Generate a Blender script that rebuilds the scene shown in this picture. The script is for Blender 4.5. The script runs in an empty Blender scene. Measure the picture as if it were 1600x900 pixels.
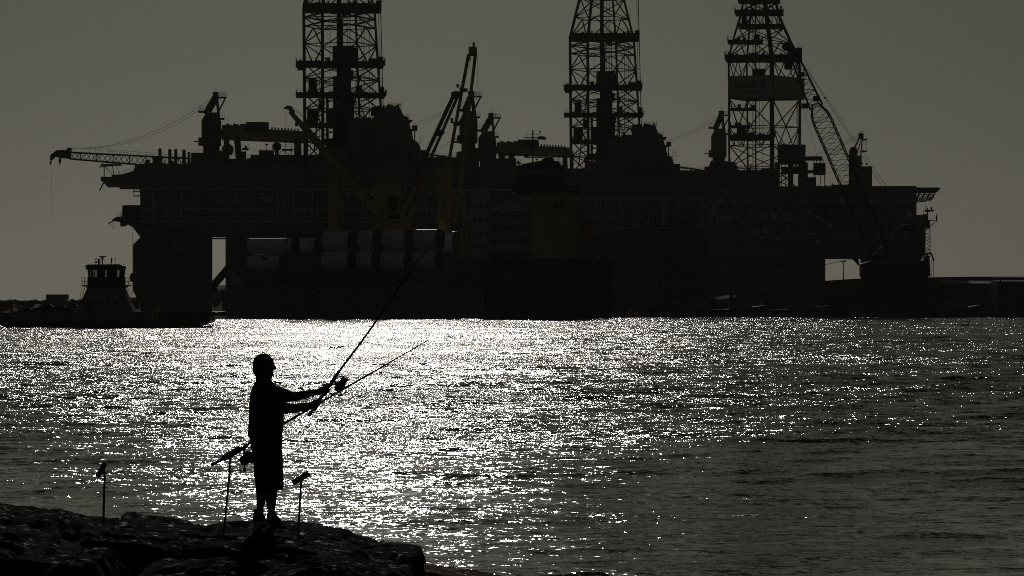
import bpy, bmesh, math, random
from mathutils import Vector, Matrix, noise
rad = math.radians
S = bpy.context.scene
C = S.collection

# ------------------------------------------------------------------ camera, sky, sun, exposure
F, HC, HY = 6000.0, 4.5, 470.0          # focal length in photo pixels, eye height above water (m), horizon row
cd = bpy.data.cameras.new('camera'); cam = bpy.data.objects.new('camera', cd); C.objects.link(cam)
cam.location = (0, 0, HC); cam.rotation_euler = (rad(90), 0, 0)
cd.lens = 135; cd.sensor_width = 36; cd.shift_y = 20/1600; cd.clip_start = 1; cd.clip_end = 20000
S.camera = cam
SUN_EL, SUN_AZ = 16.0, -2.2             # degrees; azimuth from +Y, negative = towards -X
w = bpy.data.worlds.new('World'); S.world = w; w.use_nodes = True
nt = w.node_tree; nt.nodes.clear()
sky = nt.nodes.new('ShaderNodeTexSky'); sky.sky_type = 'NISHITA'; sky.sun_disc = False
sky.sun_elevation = rad(SUN_EL); sky.sun_rotation = rad(SUN_AZ)
sky.air_density = 1.0; sky.dust_density = 0.85; sky.ozone_density = 1.0; sky.altitude = 0
hs = nt.nodes.new('ShaderNodeHueSaturation'); hs.inputs['Saturation'].default_value = 0.16
tint = nt.nodes.new('ShaderNodeMix'); tint.data_type = 'RGBA'; tint.blend_type = 'MULTIPLY'; tint.inputs[0].default_value = 1
tint.inputs[7].default_value = (0.745, 0.755, 0.635, 1)
bg = nt.nodes.new('ShaderNodeBackground'); bg.inputs[1].default_value = 0.05
wo = nt.nodes.new('ShaderNodeOutputWorld')
nt.links.new(sky.outputs[0], hs.inputs['Color']); nt.links.new(hs.outputs[0], tint.inputs[6])
nt.links.new(tint.outputs[2], bg.inputs[0]); nt.links.new(bg.outputs[0], wo.inputs[0])
sl = bpy.data.lights.new('sun', 'SUN'); sl.energy = 5.0; sl.angle = rad(0.53); sl.color = (1.0, 0.95, 0.86)
so = bpy.data.objects.new('sun', sl); C.objects.link(so)
sdir = Vector((math.sin(rad(SUN_AZ))*math.cos(rad(SUN_EL)), math.cos(rad(SUN_AZ))*math.cos(rad(SUN_EL)), math.sin(rad(SUN_EL))))
so.rotation_euler = sdir.to_track_quat('Z', 'Y').to_euler(); so.location = (0, 0, 60)
S.view_settings.view_transform = 'Standard'; S.view_settings.look = 'None'; S.view_settings.gamma = 1
S.view_settings.exposure = -3.95
S.view_settings.use_curve_mapping = False
S.cycles.use_denoising = False; S.cycles.filter_width = 1.0
S.cycles.caustics_reflective = False; S.cycles.caustics_refractive = False; S.cycles.volume_bounces = 0; S.cycles.max_bounces = 6; S.cycles.sample_clamp_indirect = 4

# ------------------------------------------------------------------ materials
def mat(name, col, rough=0.6, metal=0.0, var=0.25, vs=0.4, bump=0.0, bs=20.0, spec=0.5, streak=1.0):
    m = bpy.data.materials.new(name); m.use_nodes = True
    t = m.node_tree; b = t.nodes['Principled BSDF']
    b.inputs['Roughness'].default_value = rough; b.inputs['Metallic'].default_value = metal
    b.inputs['Specular IOR Level'].default_value = spec
    tc = t.nodes.new('ShaderNodeTexCoord'); mp = t.nodes.new('ShaderNodeMapping')
    mp.inputs['Scale'].default_value = (1, 1, streak); t.links.new(tc.outputs['Object'], mp.inputs[0])
    n = t.nodes.new('ShaderNodeTexNoise'); n.inputs['Scale'].default_value = vs; n.inputs['Detail'].default_value = 5
    n.inputs['Roughness'].default_value = 0.65
    t.links.new(mp.outputs[0], n.inputs['Vector'])
    r = t.nodes.new('ShaderNodeValToRGB')
    r.color_ramp.elements[0].position = 0.3; r.color_ramp.elements[1].position = 0.7
    r.color_ramp.elements[0].color = tuple(c*(1-var) for c in col)+(1,)
    r.color_ramp.elements[1].color = tuple(min(1, c*(1+var)) for c in col)+(1,)
    t.links.new(n.outputs[0], r.inputs[0]); t.links.new(r.outputs[0], b.inputs['Base Color'])
    if bump:
        n2 = t.nodes.new('ShaderNodeTexNoise'); n2.inputs['Scale'].default_value = bs; n2.inputs['Detail'].default_value = 6
        bp = t.nodes.new('ShaderNodeBump'); bp.inputs['Strength'].default_value = bump; bp.inputs['Distance'].default_value = 0.02
        t.links.new(tc.outputs['Object'], n2.inputs['Vector']); t.links.new(n2.outputs[0], bp.inputs['Height'])
        t.links.new(bp.outputs[0], b.inputs['Normal'])
    return m
M = {}
M['steel'] = mat('weathered_grey_steel', (0.20, 0.20, 0.19), 0.65, 0, 0.35, 0.15, streak=0.3)
M['darksteel'] = mat('dark_rusty_steel', (0.10, 0.085, 0.07), 0.7, 0, 0.4, 0.3, streak=0.3)
M['truss'] = mat('galvanised_truss_steel', (0.14, 0.14, 0.13), 0.7, 0, 0.3, 0.5)
M['yellow'] = mat('crane_yellow_paint', (0.50, 0.42, 0.13), 0.5, 0, 0.25, 0.3, streak=0.3)
M['orange'] = mat('orange_ram_paint', (0.5, 0.14, 0.03), 0.5, 0, 0.25, 0.3)
M['blackhull'] = mat('dark_navy_hull_paint', (0.03, 0.032, 0.04), 0.5, 0, 0.35, 0.08, streak=0.3)
M['greyhull'] = mat('grey_hull_paint', (0.16, 0.16, 0.16), 0.55, 0, 0.3, 0.12, streak=0.3)
M['redhull'] = mat('red_antifouling_paint', (0.12, 0.03, 0.02), 0.7, 0, 0.3, 0.1)
M['white'] = mat('off_white_ship_paint', (0.55, 0.55, 0.53), 0.5, 0, 0.15, 0.2, streak=0.3)
M['letter'] = mat('cream_lettering_paint', (0.45, 0.43, 0.33), 0.6, 0, 0.1, 1)
M['darkletter'] = mat('dark_lettering_paint', (0.04, 0.05, 0.08), 0.6, 0, 0.1, 1)
M['cargo'] = mat('pale_grey_tower_coating', (0.90, 0.91, 0.94), 0.45, 0, 0.08, 0.2)
M['saddle'] = mat('black_transport_strap', (0.03, 0.03, 0.03), 0.7, 0, 0.2, 1)
M['banner'] = mat('pale_banner_canvas', (0.7, 0.7, 0.68), 0.8, 0, 0.08, 0.3)
M['black'] = mat('black_rubber_and_paint', (0.02, 0.02, 0.02), 0.6, 0, 0.3, 2)
M['cable'] = mat('steel_wire_rope', (0.06, 0.06, 0.06), 0.7, 0, 0.1, 1)
M['red'] = mat('red_flag_cloth', (0.6, 0.03, 0.03), 0.8, 0, 0.1, 1)
M['ferrygrey'] = mat('ferry_grey_white_paint', (0.30, 0.30, 0.29), 0.55, 0, 0.2, 0.3, streak=0.3)
M['car'] = mat('glossy_dark_car_paint', (0.02, 0.02, 0.025), 0.15, 0, 0.1, 1)
M['carlight'] = mat('glossy_silver_car_paint', (0.30, 0.30, 0.30), 0.15, 0.4, 0.1, 1)
M['sand'] = mat('dredged_mud_bank', (0.10, 0.088, 0.07), 0.95, 0, 0.3, 0.05)
M['shed'] = mat('corrugated_shed_metal', (0.16, 0.15, 0.14), 0.55, 0.2, 0.25, 0.2, streak=0.2)
M['leaf'] = mat('far_tree_foliage', (0.045, 0.06, 0.03), 0.9, 0, 0.45, 0.3)
M['bark'] = mat('far_tree_bark', (0.08, 0.06, 0.045), 0.9, 0, 0.3, 1)
M['skin'] = mat('sunburnt_skin', (0.20, 0.11, 0.07), 0.6, 0, 0.1, 8)
M['shirt'] = mat('dark_cotton_shirt', (0.018, 0.022, 0.024), 0.95, 0, 0.2, 10, 0.3, 60, spec=0.1)
M['shorts'] = mat('dark_cotton_shorts', (0.015, 0.015, 0.016), 0.95, 0, 0.2, 10, 0.3, 60, spec=0.1)
M['hair'] = mat('black_short_hair', (0.01, 0.009, 0.008), 0.8, 0, 0.2, 40, 0.5, 120, spec=0.15)
M['shoe'] = mat('black_trainer_leather', (0.015, 0.015, 0.015), 0.7, 0, 0.2, 20, spec=0.2)
M['eye'] = mat('eye_white', (0.5, 0.48, 0.45), 0.3, 0, 0.05, 5)
M['rod'] = mat('black_carbon_rod', (0.012, 0.012, 0.012), 0.45, 0, 0.1, 20, spec=0.3)
M['grip'] = mat('dark_foam_grip', (0.02, 0.018, 0.016), 0.9, 0, 0.2, 60, spec=0.1)
M['reel'] = mat('dark_reel_metal', (0.04, 0.04, 0.042), 0.45, 0.6, 0.1, 30)
M['line'] = mat('nylon_fishing_line', (0.03, 0.03, 0.03), 0.9, 0, 0.05, 5)
M['pvc'] = mat('dirty_grey_plastic_pipe', (0.10, 0.085, 0.07), 0.6, 0, 0.25, 12)
M['rebar'] = mat('rusty_iron_bar', (0.07, 0.035, 0.02), 0.8, 0.2, 0.3, 30)
M['bird'] = mat('dark_bird_plumage', (0.05, 0.048, 0.045), 0.9, 0, 0.3, 10)
M['birdlight'] = mat('grey_gull_plumage', (0.10, 0.10, 0.10), 0.9, 0, 0.3, 10)

def cloth_translucent(name, col, f):
    m = mat(name, col, 0.9, 0, 0.08, 0.3); t = m.node_tree
    tr = t.nodes.new('ShaderNodeBsdfTranslucent'); tr.inputs[0].default_value = tuple(col)+(1,)
    mx = t.nodes.new('ShaderNodeMixShader'); mx.inputs[0].default_value = f
    out = [n for n in t.nodes if n.type == 'OUTPUT_MATERIAL'][0]
    t.links.new(t.nodes['Principled BSDF'].outputs[0], mx.inputs[1]); t.links.new(tr.outputs[0], mx.inputs[2]); t.links.new(mx.outputs[0], out.inputs[0])
    return m
M['banner'] = cloth_translucent('pale_banner_canvas', (0.75, 0.75, 0.72), 0.10)
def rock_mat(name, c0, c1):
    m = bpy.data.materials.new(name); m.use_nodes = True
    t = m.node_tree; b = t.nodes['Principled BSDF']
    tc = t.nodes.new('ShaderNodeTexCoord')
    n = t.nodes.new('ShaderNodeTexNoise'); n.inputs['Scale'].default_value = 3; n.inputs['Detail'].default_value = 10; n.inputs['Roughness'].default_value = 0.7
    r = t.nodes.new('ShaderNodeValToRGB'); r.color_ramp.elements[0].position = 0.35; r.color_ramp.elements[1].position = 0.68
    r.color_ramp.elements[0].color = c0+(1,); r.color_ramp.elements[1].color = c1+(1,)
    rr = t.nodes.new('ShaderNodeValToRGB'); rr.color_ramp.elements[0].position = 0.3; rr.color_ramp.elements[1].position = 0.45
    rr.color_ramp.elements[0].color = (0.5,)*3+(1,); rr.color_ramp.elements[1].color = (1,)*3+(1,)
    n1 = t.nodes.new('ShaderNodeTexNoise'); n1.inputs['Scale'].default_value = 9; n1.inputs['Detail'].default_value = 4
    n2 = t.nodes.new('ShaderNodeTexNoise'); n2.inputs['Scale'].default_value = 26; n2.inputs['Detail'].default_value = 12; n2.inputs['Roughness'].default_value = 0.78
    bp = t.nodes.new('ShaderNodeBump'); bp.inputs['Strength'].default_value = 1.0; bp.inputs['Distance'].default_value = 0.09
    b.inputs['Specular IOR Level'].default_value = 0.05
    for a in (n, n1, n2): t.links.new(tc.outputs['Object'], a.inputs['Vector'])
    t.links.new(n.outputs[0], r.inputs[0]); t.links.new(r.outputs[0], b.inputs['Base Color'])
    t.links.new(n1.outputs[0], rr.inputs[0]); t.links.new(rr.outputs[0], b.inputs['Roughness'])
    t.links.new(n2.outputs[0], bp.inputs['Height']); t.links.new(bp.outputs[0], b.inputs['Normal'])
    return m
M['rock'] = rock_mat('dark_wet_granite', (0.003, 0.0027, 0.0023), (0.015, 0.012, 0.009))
M['ochre'] = rock_mat('ochre_algae_granite', (0.34, 0.23, 0.10), (0.66, 0.48, 0.24))

m = bpy.data.materials.new('clear_window_glass'); m.use_nodes = True; t = m.node_tree; t.nodes.clear()
a = t.nodes.new('ShaderNodeBsdfTransparent'); g = t.nodes.new('ShaderNodeBsdfGlossy'); g.inputs['Roughness'].default_value = 0.05
a.inputs[0].default_value = (0.8, 0.82, 0.8, 1)
mx = t.nodes.new('ShaderNodeMixShader'); mx.inputs[0].default_value = 0.08; o = t.nodes.new('ShaderNodeOutputMaterial')
t.links.new(a.outputs[0], mx.inputs[1]); t.links.new(g.outputs[0], mx.inputs[2]); t.links.new(mx.outputs[0], o.inputs[0])
M['glass'] = m

def water_mat():
    m = bpy.data.materials.new('rippled_sea_water'); m.use_nodes = True
    t = m.node_tree; N = t.nodes; L = t.links
    b = N['Principled BSDF']
    b.inputs['Base Color'].default_value = (0.012, 0.014, 0.012, 1)
    b.inputs['IOR'].default_value = 1.333
    geo = N.new('ShaderNodeNewGeometry')
    def mapn(sx, sy, rot, scale, detail, rough, off=0.0):
        mp = N.new('ShaderNodeMapping'); mp.inputs['Scale'].default_value = (sx, sy, 1); mp.inputs['Rotation'].default_value = (0, 0, rad(rot))
        mp.inputs['Location'].default_value = (off, off*0.7, off*1.3)
        L.new(geo.outputs['Position'], mp.inputs[0])
        n = N.new('ShaderNodeTexNoise'); n.inputs['Scale'].default_value = scale; n.inputs['Detail'].default_value = detail
        n.inputs['Roughness'].default_value = rough
        L.new(mp.outputs[0], n.inputs['Vector']); return n
    def vm(op, a, b=None, sc=None):
        v = N.new('ShaderNodeVectorMath'); v.operation = op
        for i, x in enumerate((a, b)):
            if x is None: continue
            if isinstance(x, tuple): v.inputs[i].default_value = x
            else: L.new(x, v.inputs[i])
        if sc is not None:
            if isinstance(sc, float): v.inputs['Scale'].default_value = sc
            else: L.new(sc, v.inputs['Scale'])
        return v.outputs[0]
    def mth(op, a, b):
        v = N.new('ShaderNodeMath'); v.operation = op
        for i, x in enumerate((a, b)):
            if isinstance(x, float): v.inputs[i].default_value = x
            else: L.new(x, v.inputs[i])
        return v.outputs[0]
    total = None
    for (sx, sy, rot, sc, det, ro, amp, off) in WAVES:
        n = mapn(sx, sy, rot, sc, det, ro, off)
        v = vm('SUBTRACT', n.outputs['Color'], (0.5, 0.5, 0.5))
        v = vm('SCALE', v, None, amp)
        total = v if total is None else vm('ADD', total, v)
    # gusts: calm and ruffled patches, long bands across the view
    g1 = mapn(1/70, 1/28, 4, 1.0, 3, 0.6, 31.0)
    mr = N.new('ShaderNodeMapRange'); mr.inputs['From Min'].default_value = 0.36; mr.inputs['From Max'].default_value = 0.62
    mr.inputs['To Min'].default_value = 0.55; mr.inputs['To Max'].default_value = 1.15
    L.new(g1.outputs[0], mr.inputs[0])
    sp = N.new('ShaderNodeSeparateXYZ'); L.new(geo.outputs['Position'], sp.inputs[0])
    sh = N.new('ShaderNodeMapRange'); sh.inputs['From Min'].default_value = 66; sh.inputs['From Max'].default_value = 200
    sh.inputs['To Min'].default_value = 0.28; sh.inputs['To Max'].default_value = 1.0; sh.clamp = True
    L.new(sp.outputs[1], sh.inputs[0])
    amp = mth('MULTIPLY', mr.outputs[0], sh.outputs[0])
    total = vm('SCALE', total, None, amp)
    total = vm('MULTIPLY', total, (1.0, 1.0, 0.0))
    nn = vm('NORMALIZE', vm('ADD', total, geo.outputs['Normal']))
    L.new(nn, b.inputs['Normal'])
    rg = N.new('ShaderNodeMapRange'); rg.inputs['From Min'].default_value = 70; rg.inputs['From Max'].default_value = 330
    rg.inputs['To Min'].default_value = 0.075; rg.inputs['To Max'].default_value = 0.14; rg.clamp = True
    L.new(sp.outputs[1], rg.inputs[0]); L.new(rg.outputs[0], b.inputs['Roughness'])
    return m
#        sx   sy  rot  scale det rough amp  off      (scale is 1/wavelength in metres)
WAVES = [(1.0, 1.2, 20, 13.0, 1, 0.5, 0.9, 47.0),
         (1.0, 1.3, 8, 5.0, 2, 0.6, 1.9, 0.0),
         (0.8, 1.5, -6, 1.3, 2, 0.6, 1.35, 11.0),
         (0.6, 1.4, 5, 0.25, 2, 0.5, 0.6, 23.0)]
M['water'] = water_mat()

# ------------------------------------------------------------------ mesh builder
class MB:
    def __init__(s): s.v = []; s.f = []
    def add(s, vs, fs):
        k = len(s.v); s.v += [Vector(p) for p in vs]; s.f += [tuple(i+k for i in f) for f in fs]; return s
    def box(s, x0, x1, y0, y1, z0, z1):
        x0, x1 = sorted((x0, x1)); y0, y1 = sorted((y0, y1)); z0, z1 = sorted((z0, z1))
        return s.add([(x0,y0,z0),(x1,y0,z0),(x1,y1,z0),(x0,y1,z0),(x0,y0,z1),(x1,y0,z1),(x1,y1,z1),(x0,y1,z1)],
                     [(3,2,1,0),(4,5,6,7),(0,1,5,4),(1,2,6,5),(2,3,7,6),(3,0,4,7)])
    def prism(s, pts, y0, y1):                       # pts: (x,z) outline, extruded in y
        n = len(pts); vs = [(x, y0, z) for x, z in pts]+[(x, y1, z) for x, z in pts]
        return s.add(vs, [tuple(range(n)), tuple(range(2*n-1, n-1, -1))]+[(i, (i+n), (i+1) % n+n, (i+1) % n) for i in range(n)])
    def tube(s, pts, rs, n=8, caps=True):
        pts = [Vector(p) for p in pts]
        if not isinstance(rs, (list, tuple)): rs = [rs]*len(pts)
        k = len(s.v); up = None
        for i, p in enumerate(pts):
            d = (pts[min(i+1, len(pts)-1)]-pts[max(i-1, 0)]).normalized()
            if up is None:
                up = Vector((0, 0, 1)) if abs(d.z) < 0.9 else Vector((1, 0, 0))
            u = d.cross(up).normalized(); v = u.cross(d).normalized(); up = v
            for j in range(n):
                a = 2*math.pi*(j+0.5)/n
                s.v.append(p+(u*math.cos(a)+v*math.sin(a))*rs[i])
        for i in range(len(pts)-1):
            for j in range(n):
                a = k+i*n+j; b = k+i*n+(j+1) % n
                s.f.append((a, b, b+n, a+n))
        if caps:
            s.f.append(tuple(k+j for j in range(n-1, -1, -1))); s.f.append(tuple(k+(len(pts)-1)*n+j for j in range(n)))
        return s
    def bar(s, p, q, r, n=4): return s.tube([p, q], r, n)
    def ball(s, c, rx, ry=None, rz=None, n=12, m=8, rot=None):
        ry = rx if ry is None else ry; rz = rx if rz is None else rz
        k = len(s.v); c = Vector(c)
        P = [Vector((0, 0, rz))]
        for i in range(1, m):
            for j in range(n):
                a, b = math.pi*i/m, 2*math.pi*j/n
                P.append(Vector((rx*math.sin(a)*math.cos(b), ry*math.sin(a)*math.sin(b), rz*math.cos(a))))
        P.append(Vector((0, 0, -rz)))
        if rot: P = [rot @ p for p in P]
        s.v += [c+p for p in P]
        for j in range(n):
            s.f.append((k, k+1+j, k+1+(j+1) % n))
            s.f.append((k+1+(m-2)*n+(j+1) % n, k+1+(m-2)*n+j, k+1+(m-1)*n))
        for i in range(m-2):
            for j in range(n):
                a = k+1+i*n+j; b = k+1+i*n+(j+1) % n
                s.f.append((a, a+n, b+n, b))
        return s
    def loft(s, rings, n=20, p=2.0):                 # rings: (cx, cy, cz, rx, ry) horizontal superellipses
        k = len(s.v)
        for (cx, cy, cz, rx, ry) in rings:
            for j in range(n):
                a = 2*math.pi*j/n; c_, s_ = math.cos(a), math.sin(a)
                s.v.append(Vector((cx+rx*math.copysign(abs(c_)**(2/p), c_), cy+ry*math.copysign(abs(s_)**(2/p), s_), cz)))
        for i in range(len(rings)-1):
            for j in range(n):
                a = k+i*n+j; b = k+i*n+(j+1) % n
                s.f.append((a, b, b+n, a+n))
        s.f.append(tuple(k+j for j in range(n-1, -1, -1))); s.f.append(tuple(k+(len(rings)-1)*n+j for j in range(n)))
        return s
    def rail(s, p, q, h=1.1, step=2.0, r=0.05):
        p, q = Vector(p), Vector(q); n = max(1, int((q-p).length/step))
        for i in range(n+1):
            a = p.lerp(q, i/n); s.bar(a, a+Vector((0, 0, h)), r)
        for k in (h, h*0.5): s.bar(p+Vector((0, 0, k)), q+Vector((0, 0, k)), r)
        return s
    def lattice(s, p, q, w0, w1, n, rc, rb, h0=None, h1=None, taper0=0.0, taper1=0.0):
        p, q = Vector(p), Vector(q); d = (q-p).normalized()
        side = Vector((0, 1, 0)) if abs(d.y) < 0.8 else Vector((1, 0, 0))
        up = side.cross(d).normalized(); side = d.cross(up).normalized()
        h0 = w0 if h0 is None else h0; h1 = w1 if h1 is None else h1
        R = []
        for i in range(n+1):
            t = i/n; c = p.lerp(q, t); ww = w0+(w1-w0)*t; hh = h0+(h1-h0)*t
            if taper0 and t < taper0: ww *= 0.35+0.65*t/taper0; hh *= 0.35+0.65*t/taper0
            if taper1 and t > 1-taper1: ww *= 0.35+0.65*(1-t)/taper1; hh *= 0.35+0.65*(1-t)/taper1
            R.append([c+side*ww/2*a+up*hh/2*b for a, b in ((-1,-1),(1,-1),(1,1),(-1,1))])
        for i in range(n):
            for k in range(4):
                s.bar(R[i][k], R[i+1][k], rc)
                a, b = (k, (k+1) % 4) if i % 2 == 0 else ((k+1) % 4, k)
                s.bar(R[i][a], R[i+1][b], rb)
                if i % 3 == 0: s.bar(R[i][k], R[i][(k+1) % 4], rb)
        for k in range(4): s.bar(R[n][k], R[n][(k+1) % 4], rb)
        return s
    def build(s, name, m, parent=None, smooth=False, remesh=0.0):
        base = Vector((0, 0, 0)); q = parent
        while q is not None: base = base+q.location; q = q.parent
        me = bpy.data.meshes.new(name); me.from_pydata([tuple(v-base) for v in s.v], [], s.f); me.update()
        bm = bmesh.new(); bm.from_mesh(me); bmesh.ops.recalc_face_normals(bm, faces=bm.faces[:]); bm.to_mesh(me); bm.free()
        me.materials.append(M[m] if isinstance(m, str) else m)
        o = bpy.data.objects.new(name, me); C.objects.link(o); o.parent = parent
        if remesh:
            md = o.modifiers.new('remesh', 'REMESH'); md.mode = 'VOXEL'; md.voxel_size = remesh; md.use_smooth_shade = True
            s2 = o.modifiers.new('smooth', 'SMOOTH'); s2.iterations = 3; s2.factor = 0.5
            dg = bpy.context.evaluated_depsgraph_get(); nm = bpy.data.meshes.new_from_object(o.evaluated_get(dg))
            o.modifiers.clear(); o.data = nm
            nm.name = name
            if not nm.materials: nm.materials.append(M[m])
        elif smooth:
            for p_ in me.polygons: p_.use_smooth = True
        return o

def build_each(mb, name, m, parent=None, smooth=False):    # one object per connected piece
    par = list(range(len(mb.v)))
    def fnd(i):
        while par[i] != i: par[i] = par[par[i]]; i = par[i]
        return i
    for f in mb.f:
        for i in f[1:]:
            a, b = fnd(f[0]), fnd(i)
            if a != b: par[b] = a
    G = {}
    for f in mb.f: G.setdefault(fnd(f[0]), []).append(f)
    out = []
    for fs in G.values():
        ids = sorted({i for f in fs for i in f}); ix = {i: j for j, i in enumerate(ids)}
        q = MB(); q.v = [mb.v[i] for i in ids]; q.f = [tuple(ix[i] for i in f) for f in fs]
        out.append(q.build(name, m, parent, smooth))
    return out
def tag(o, label=None, cat=None, group=None, kind=None):
    for k, v in (('label', label), ('category', cat), ('group', group), ('kind', kind)):
        if v: o[k] = v
    return o
def thing(name, loc, label, cat, group=None):
    o = bpy.data.objects.new(name, None); C.objects.link(o); o.location = loc; o.empty_display_size = 0.5
    return tag(o, label, cat, group)
def copy_tree(o, parent=None):
    c = o.copy(); C.objects.link(c); c.parent = parent
    for ch in [x for x in KIDS.get(o.name, [])]: copy_tree(ch, c)
    return c
KIDS = {}
def index_kids():
    KIDS.clear()
    for o in bpy.data.objects:
        if o.parent: KIDS.setdefault(o.parent.name, []).append(o)

class Site:                                           # photo-plane measurements turned into metres at one distance
    def __init__(s, Y): s.Y = Y; s.k = Y/F
    def p(s, px, py, dy=0.0): return Vector(((px-800)*s.k, s.Y+dy, HC+(HY-py)*s.k))
    def box(s, mb, x0, y0, x1, y1, d0, d1):
        a, b = s.p(x0, y0, d0), s.p(x1, y1, d1); mb.box(a.x, b.x, a.y, b.y, a.z, b.z); return mb
    def bar(s, mb, a, b, r, n=4): mb.bar(s.p(*a), s.p(*b), r*s.k, n); return mb
    def prism(s, mb, pts, d0, d1):
        mb.prism([((x-800)*s.k, HC+(HY-y)*s.k) for x, y in pts], s.Y+d0, s.Y+d1); return mb
    def vcyl(s, mb, x, y0, y1, r, d=0.0, n=12):
        mb.tube([s.p(x, y1, d), s.p(x, y0, d)], r*s.k, n); return mb
    def rail(s, mb, a, b, h=6, step=8, r=0.2):
        mb.rail(s.p(*a), s.p(*b), h*s.k, step*s.k, r*s.k); return mb
def text(name, body, size, loc, m, parent, depth=0.05, rot=(90, 0, 0)):
    cu = bpy.data.curves.new(name, 'FONT'); cu.body = body; cu.size = size; cu.extrude = depth/2; cu.align_x = 'CENTER'; cu.align_y = 'CENTER'
    tmp = bpy.data.objects.new(name+'_src', cu); C.objects.link(tmp)
    dg = bpy.context.evaluated_depsgraph_get(); me = bpy.data.meshes.new_from_object(tmp.evaluated_get(dg))
    bpy.data.objects.remove(tmp); me.materials.clear(); me.materials.append(M[m])
    o = bpy.data.objects.new(name, me); C.objects.link(o); o.parent = parent
    base = Vector((0, 0, 0)); q = parent
    while q is not None: base += q.location; q = q.parent
    o.location = Vector(loc)-base; o.rotation_euler = tuple(rad(a) for a in rot)
    return o

# ------------------------------------------------------------------ setting: water, far land, haze
R = random.Random(5)
import numpy as np
def build_water():
    """one sheet of sea: real wave relief, finer near the shore the photo is taken from, running out to the horizon."""
    ys = [48.0]
    while ys[-1] < 1150: ys.append(ys[-1]+max(0.17, ys[-1]/800))
    ys = [-60, 0, 20, 35, 42]+ys+[1200, 1400, 1800, 2600]
    ys = np.array(ys); nc = 600
    c = np.linspace(-1, 1, nc); rows = []
    for y in ys:
        hw = max(y, 48)*0.15+6
        rows.append(np.concatenate(([-2600, -900, -hw*2.2], c*hw, [hw*2.2, 900, 2600])))
    X = np.array(rows); Y = np.repeat(ys[:, None], X.shape[1], 1)
    rg = np.random.RandomState(4); Z = np.zeros_like(X)
    fade_x = np.clip(1-(np.abs(X)-(np.maximum(Y, 48)*0.15+4))/2, 0, 1)
    for i in range(90):
        lam = 0.75*(16/0.75)**rg.rand(); th = rg.randn()*0.5+0.25; kx, ky = math.sin(th)*2*math.pi/lam, -math.cos(th)*2*math.pi/lam
        slope = 0.0165*(1.0 if lam < 6 else 0.6); a = slope*lam/(2*math.pi)*1.4
        dyl = np.maximum(0.17, Y/800); vis = np.clip((lam/dyl-2.6)/2.0, 0, 1)
        env = 0.6+0.8*np.sin(X*rg.uniform(.01, .05)+Y*rg.uniform(.005, .03)+rg.rand()*6)
        Z += a*vis*env*np.sin(kx*X+ky*Y+rg.rand()*6.283)
    shore = np.clip((Y-60)/130, 0, 1)*0.62+0.38
    Z *= shore*fade_x*np.clip((1180-Y)/60, 0, 1)*np.clip((Y-42)/6, 0, 1)
    R_, C_ = X.shape; me = bpy.data.meshes.new('water')
    co = np.stack([X, Y, Z], -1).reshape(-1, 3).astype(np.float32)
    me.vertices.add(R_*C_); me.vertices.foreach_set('co', co.ravel())
    i = np.arange(R_-1)[:, None]*C_+np.arange(C_-1)[None, :]
    f = np.stack([i, i+1, i+C_+1, i+C_], -1).reshape(-1, 4).astype(np.int32)
    me.loops.add(f.size); me.loops.foreach_set('vertex_index', f.ravel())
    me.polygons.add(len(f)); me.polygons.foreach_set('loop_start', np.arange(0, f.size, 4, dtype=np.int32)); me.polygons.foreach_set('loop_total', np.full(len(f), 4, dtype=np.int32))
    me.polygons.foreach_set('use_smooth', np.ones(len(f), dtype=bool)); me.update(calc_edges=True); me.materials.append(M['water'])
    o = bpy.data.objects.new('water', me); C.objects.link(o); tag(o, kind='structure')
build_water()
def terrain(name, x0, x1, y0, y1, nx, ny, hf, m):
    mb = MB(); vs = []; fs = []
    for j in range(ny+1):
        for i in range(nx+1):
            x = x0+(x1-x0)*i/nx; y = y0+(y1-y0)*j/ny; vs.append((x, y, hf(x, y)))
    for j in range(ny):
        for i in range(nx):
            a = j*(nx+1)+i; fs.append((a, a+1, a+nx+2, a+nx+1))
    mb.add(vs, fs); return tag(mb.build(name, m, smooth=True), kind='structure')
def ss(a, b, x):
    t = max(0.0, min(1.0, (x-a)/(b-a))); return t*t*(3-2*t)
def far_h(x, y):
    z = -2+6.0*ss(1300, 1340, y)+1.2*noise.noise(Vector((x*0.01, y*0.01, 0)))
    z += 6.5*math.exp(-((x+102)/26)**2)*ss(1330, 1380, y)*(1-ss(1420, 1470, y))   # the mound seen under the first rig's deck
    return z
terrain('far_shore', -900, 900, 1290, 2300, 220, 40, far_h, 'sand')
def quay_h(x, y):
    z = -2+13.2*ss(1068, 1090, y)*ss(0, 110, x)
    z += 0.5*noise.noise(Vector((x*0.03, y*0.03, 3)))
    return z*(1-0.0) if y < 1300 else z
# the made ground on the right, a flat bank about eleven metres high
terrain('dredge_bank', 0, 420, 1060, 1166, 160, 30, quay_h, 'sand')
hz = MB(); hz.box(-2700, 2700, -70, 2700, -3, 190)
hzm = bpy.data.materials.new('thin_sea_haze'); hzm.use_nodes = True; t = hzm.node_tree; t.nodes.clear()
pv = t.nodes.new('ShaderNodeVolumePrincipled'); pv.inputs['Color'].default_value = (0.9, 0.9, 0.82, 1)
pv.inputs['Density'].default_value = 4.4e-5; pv.inputs['Anisotropy'].default_value = 0.3
o = t.nodes.new('ShaderNodeOutputMaterial'); t.links.new(pv.outputs[0], o.inputs['Volume'])
hzo = tag(hz.build('haze', hzm), kind='stuff')
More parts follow.
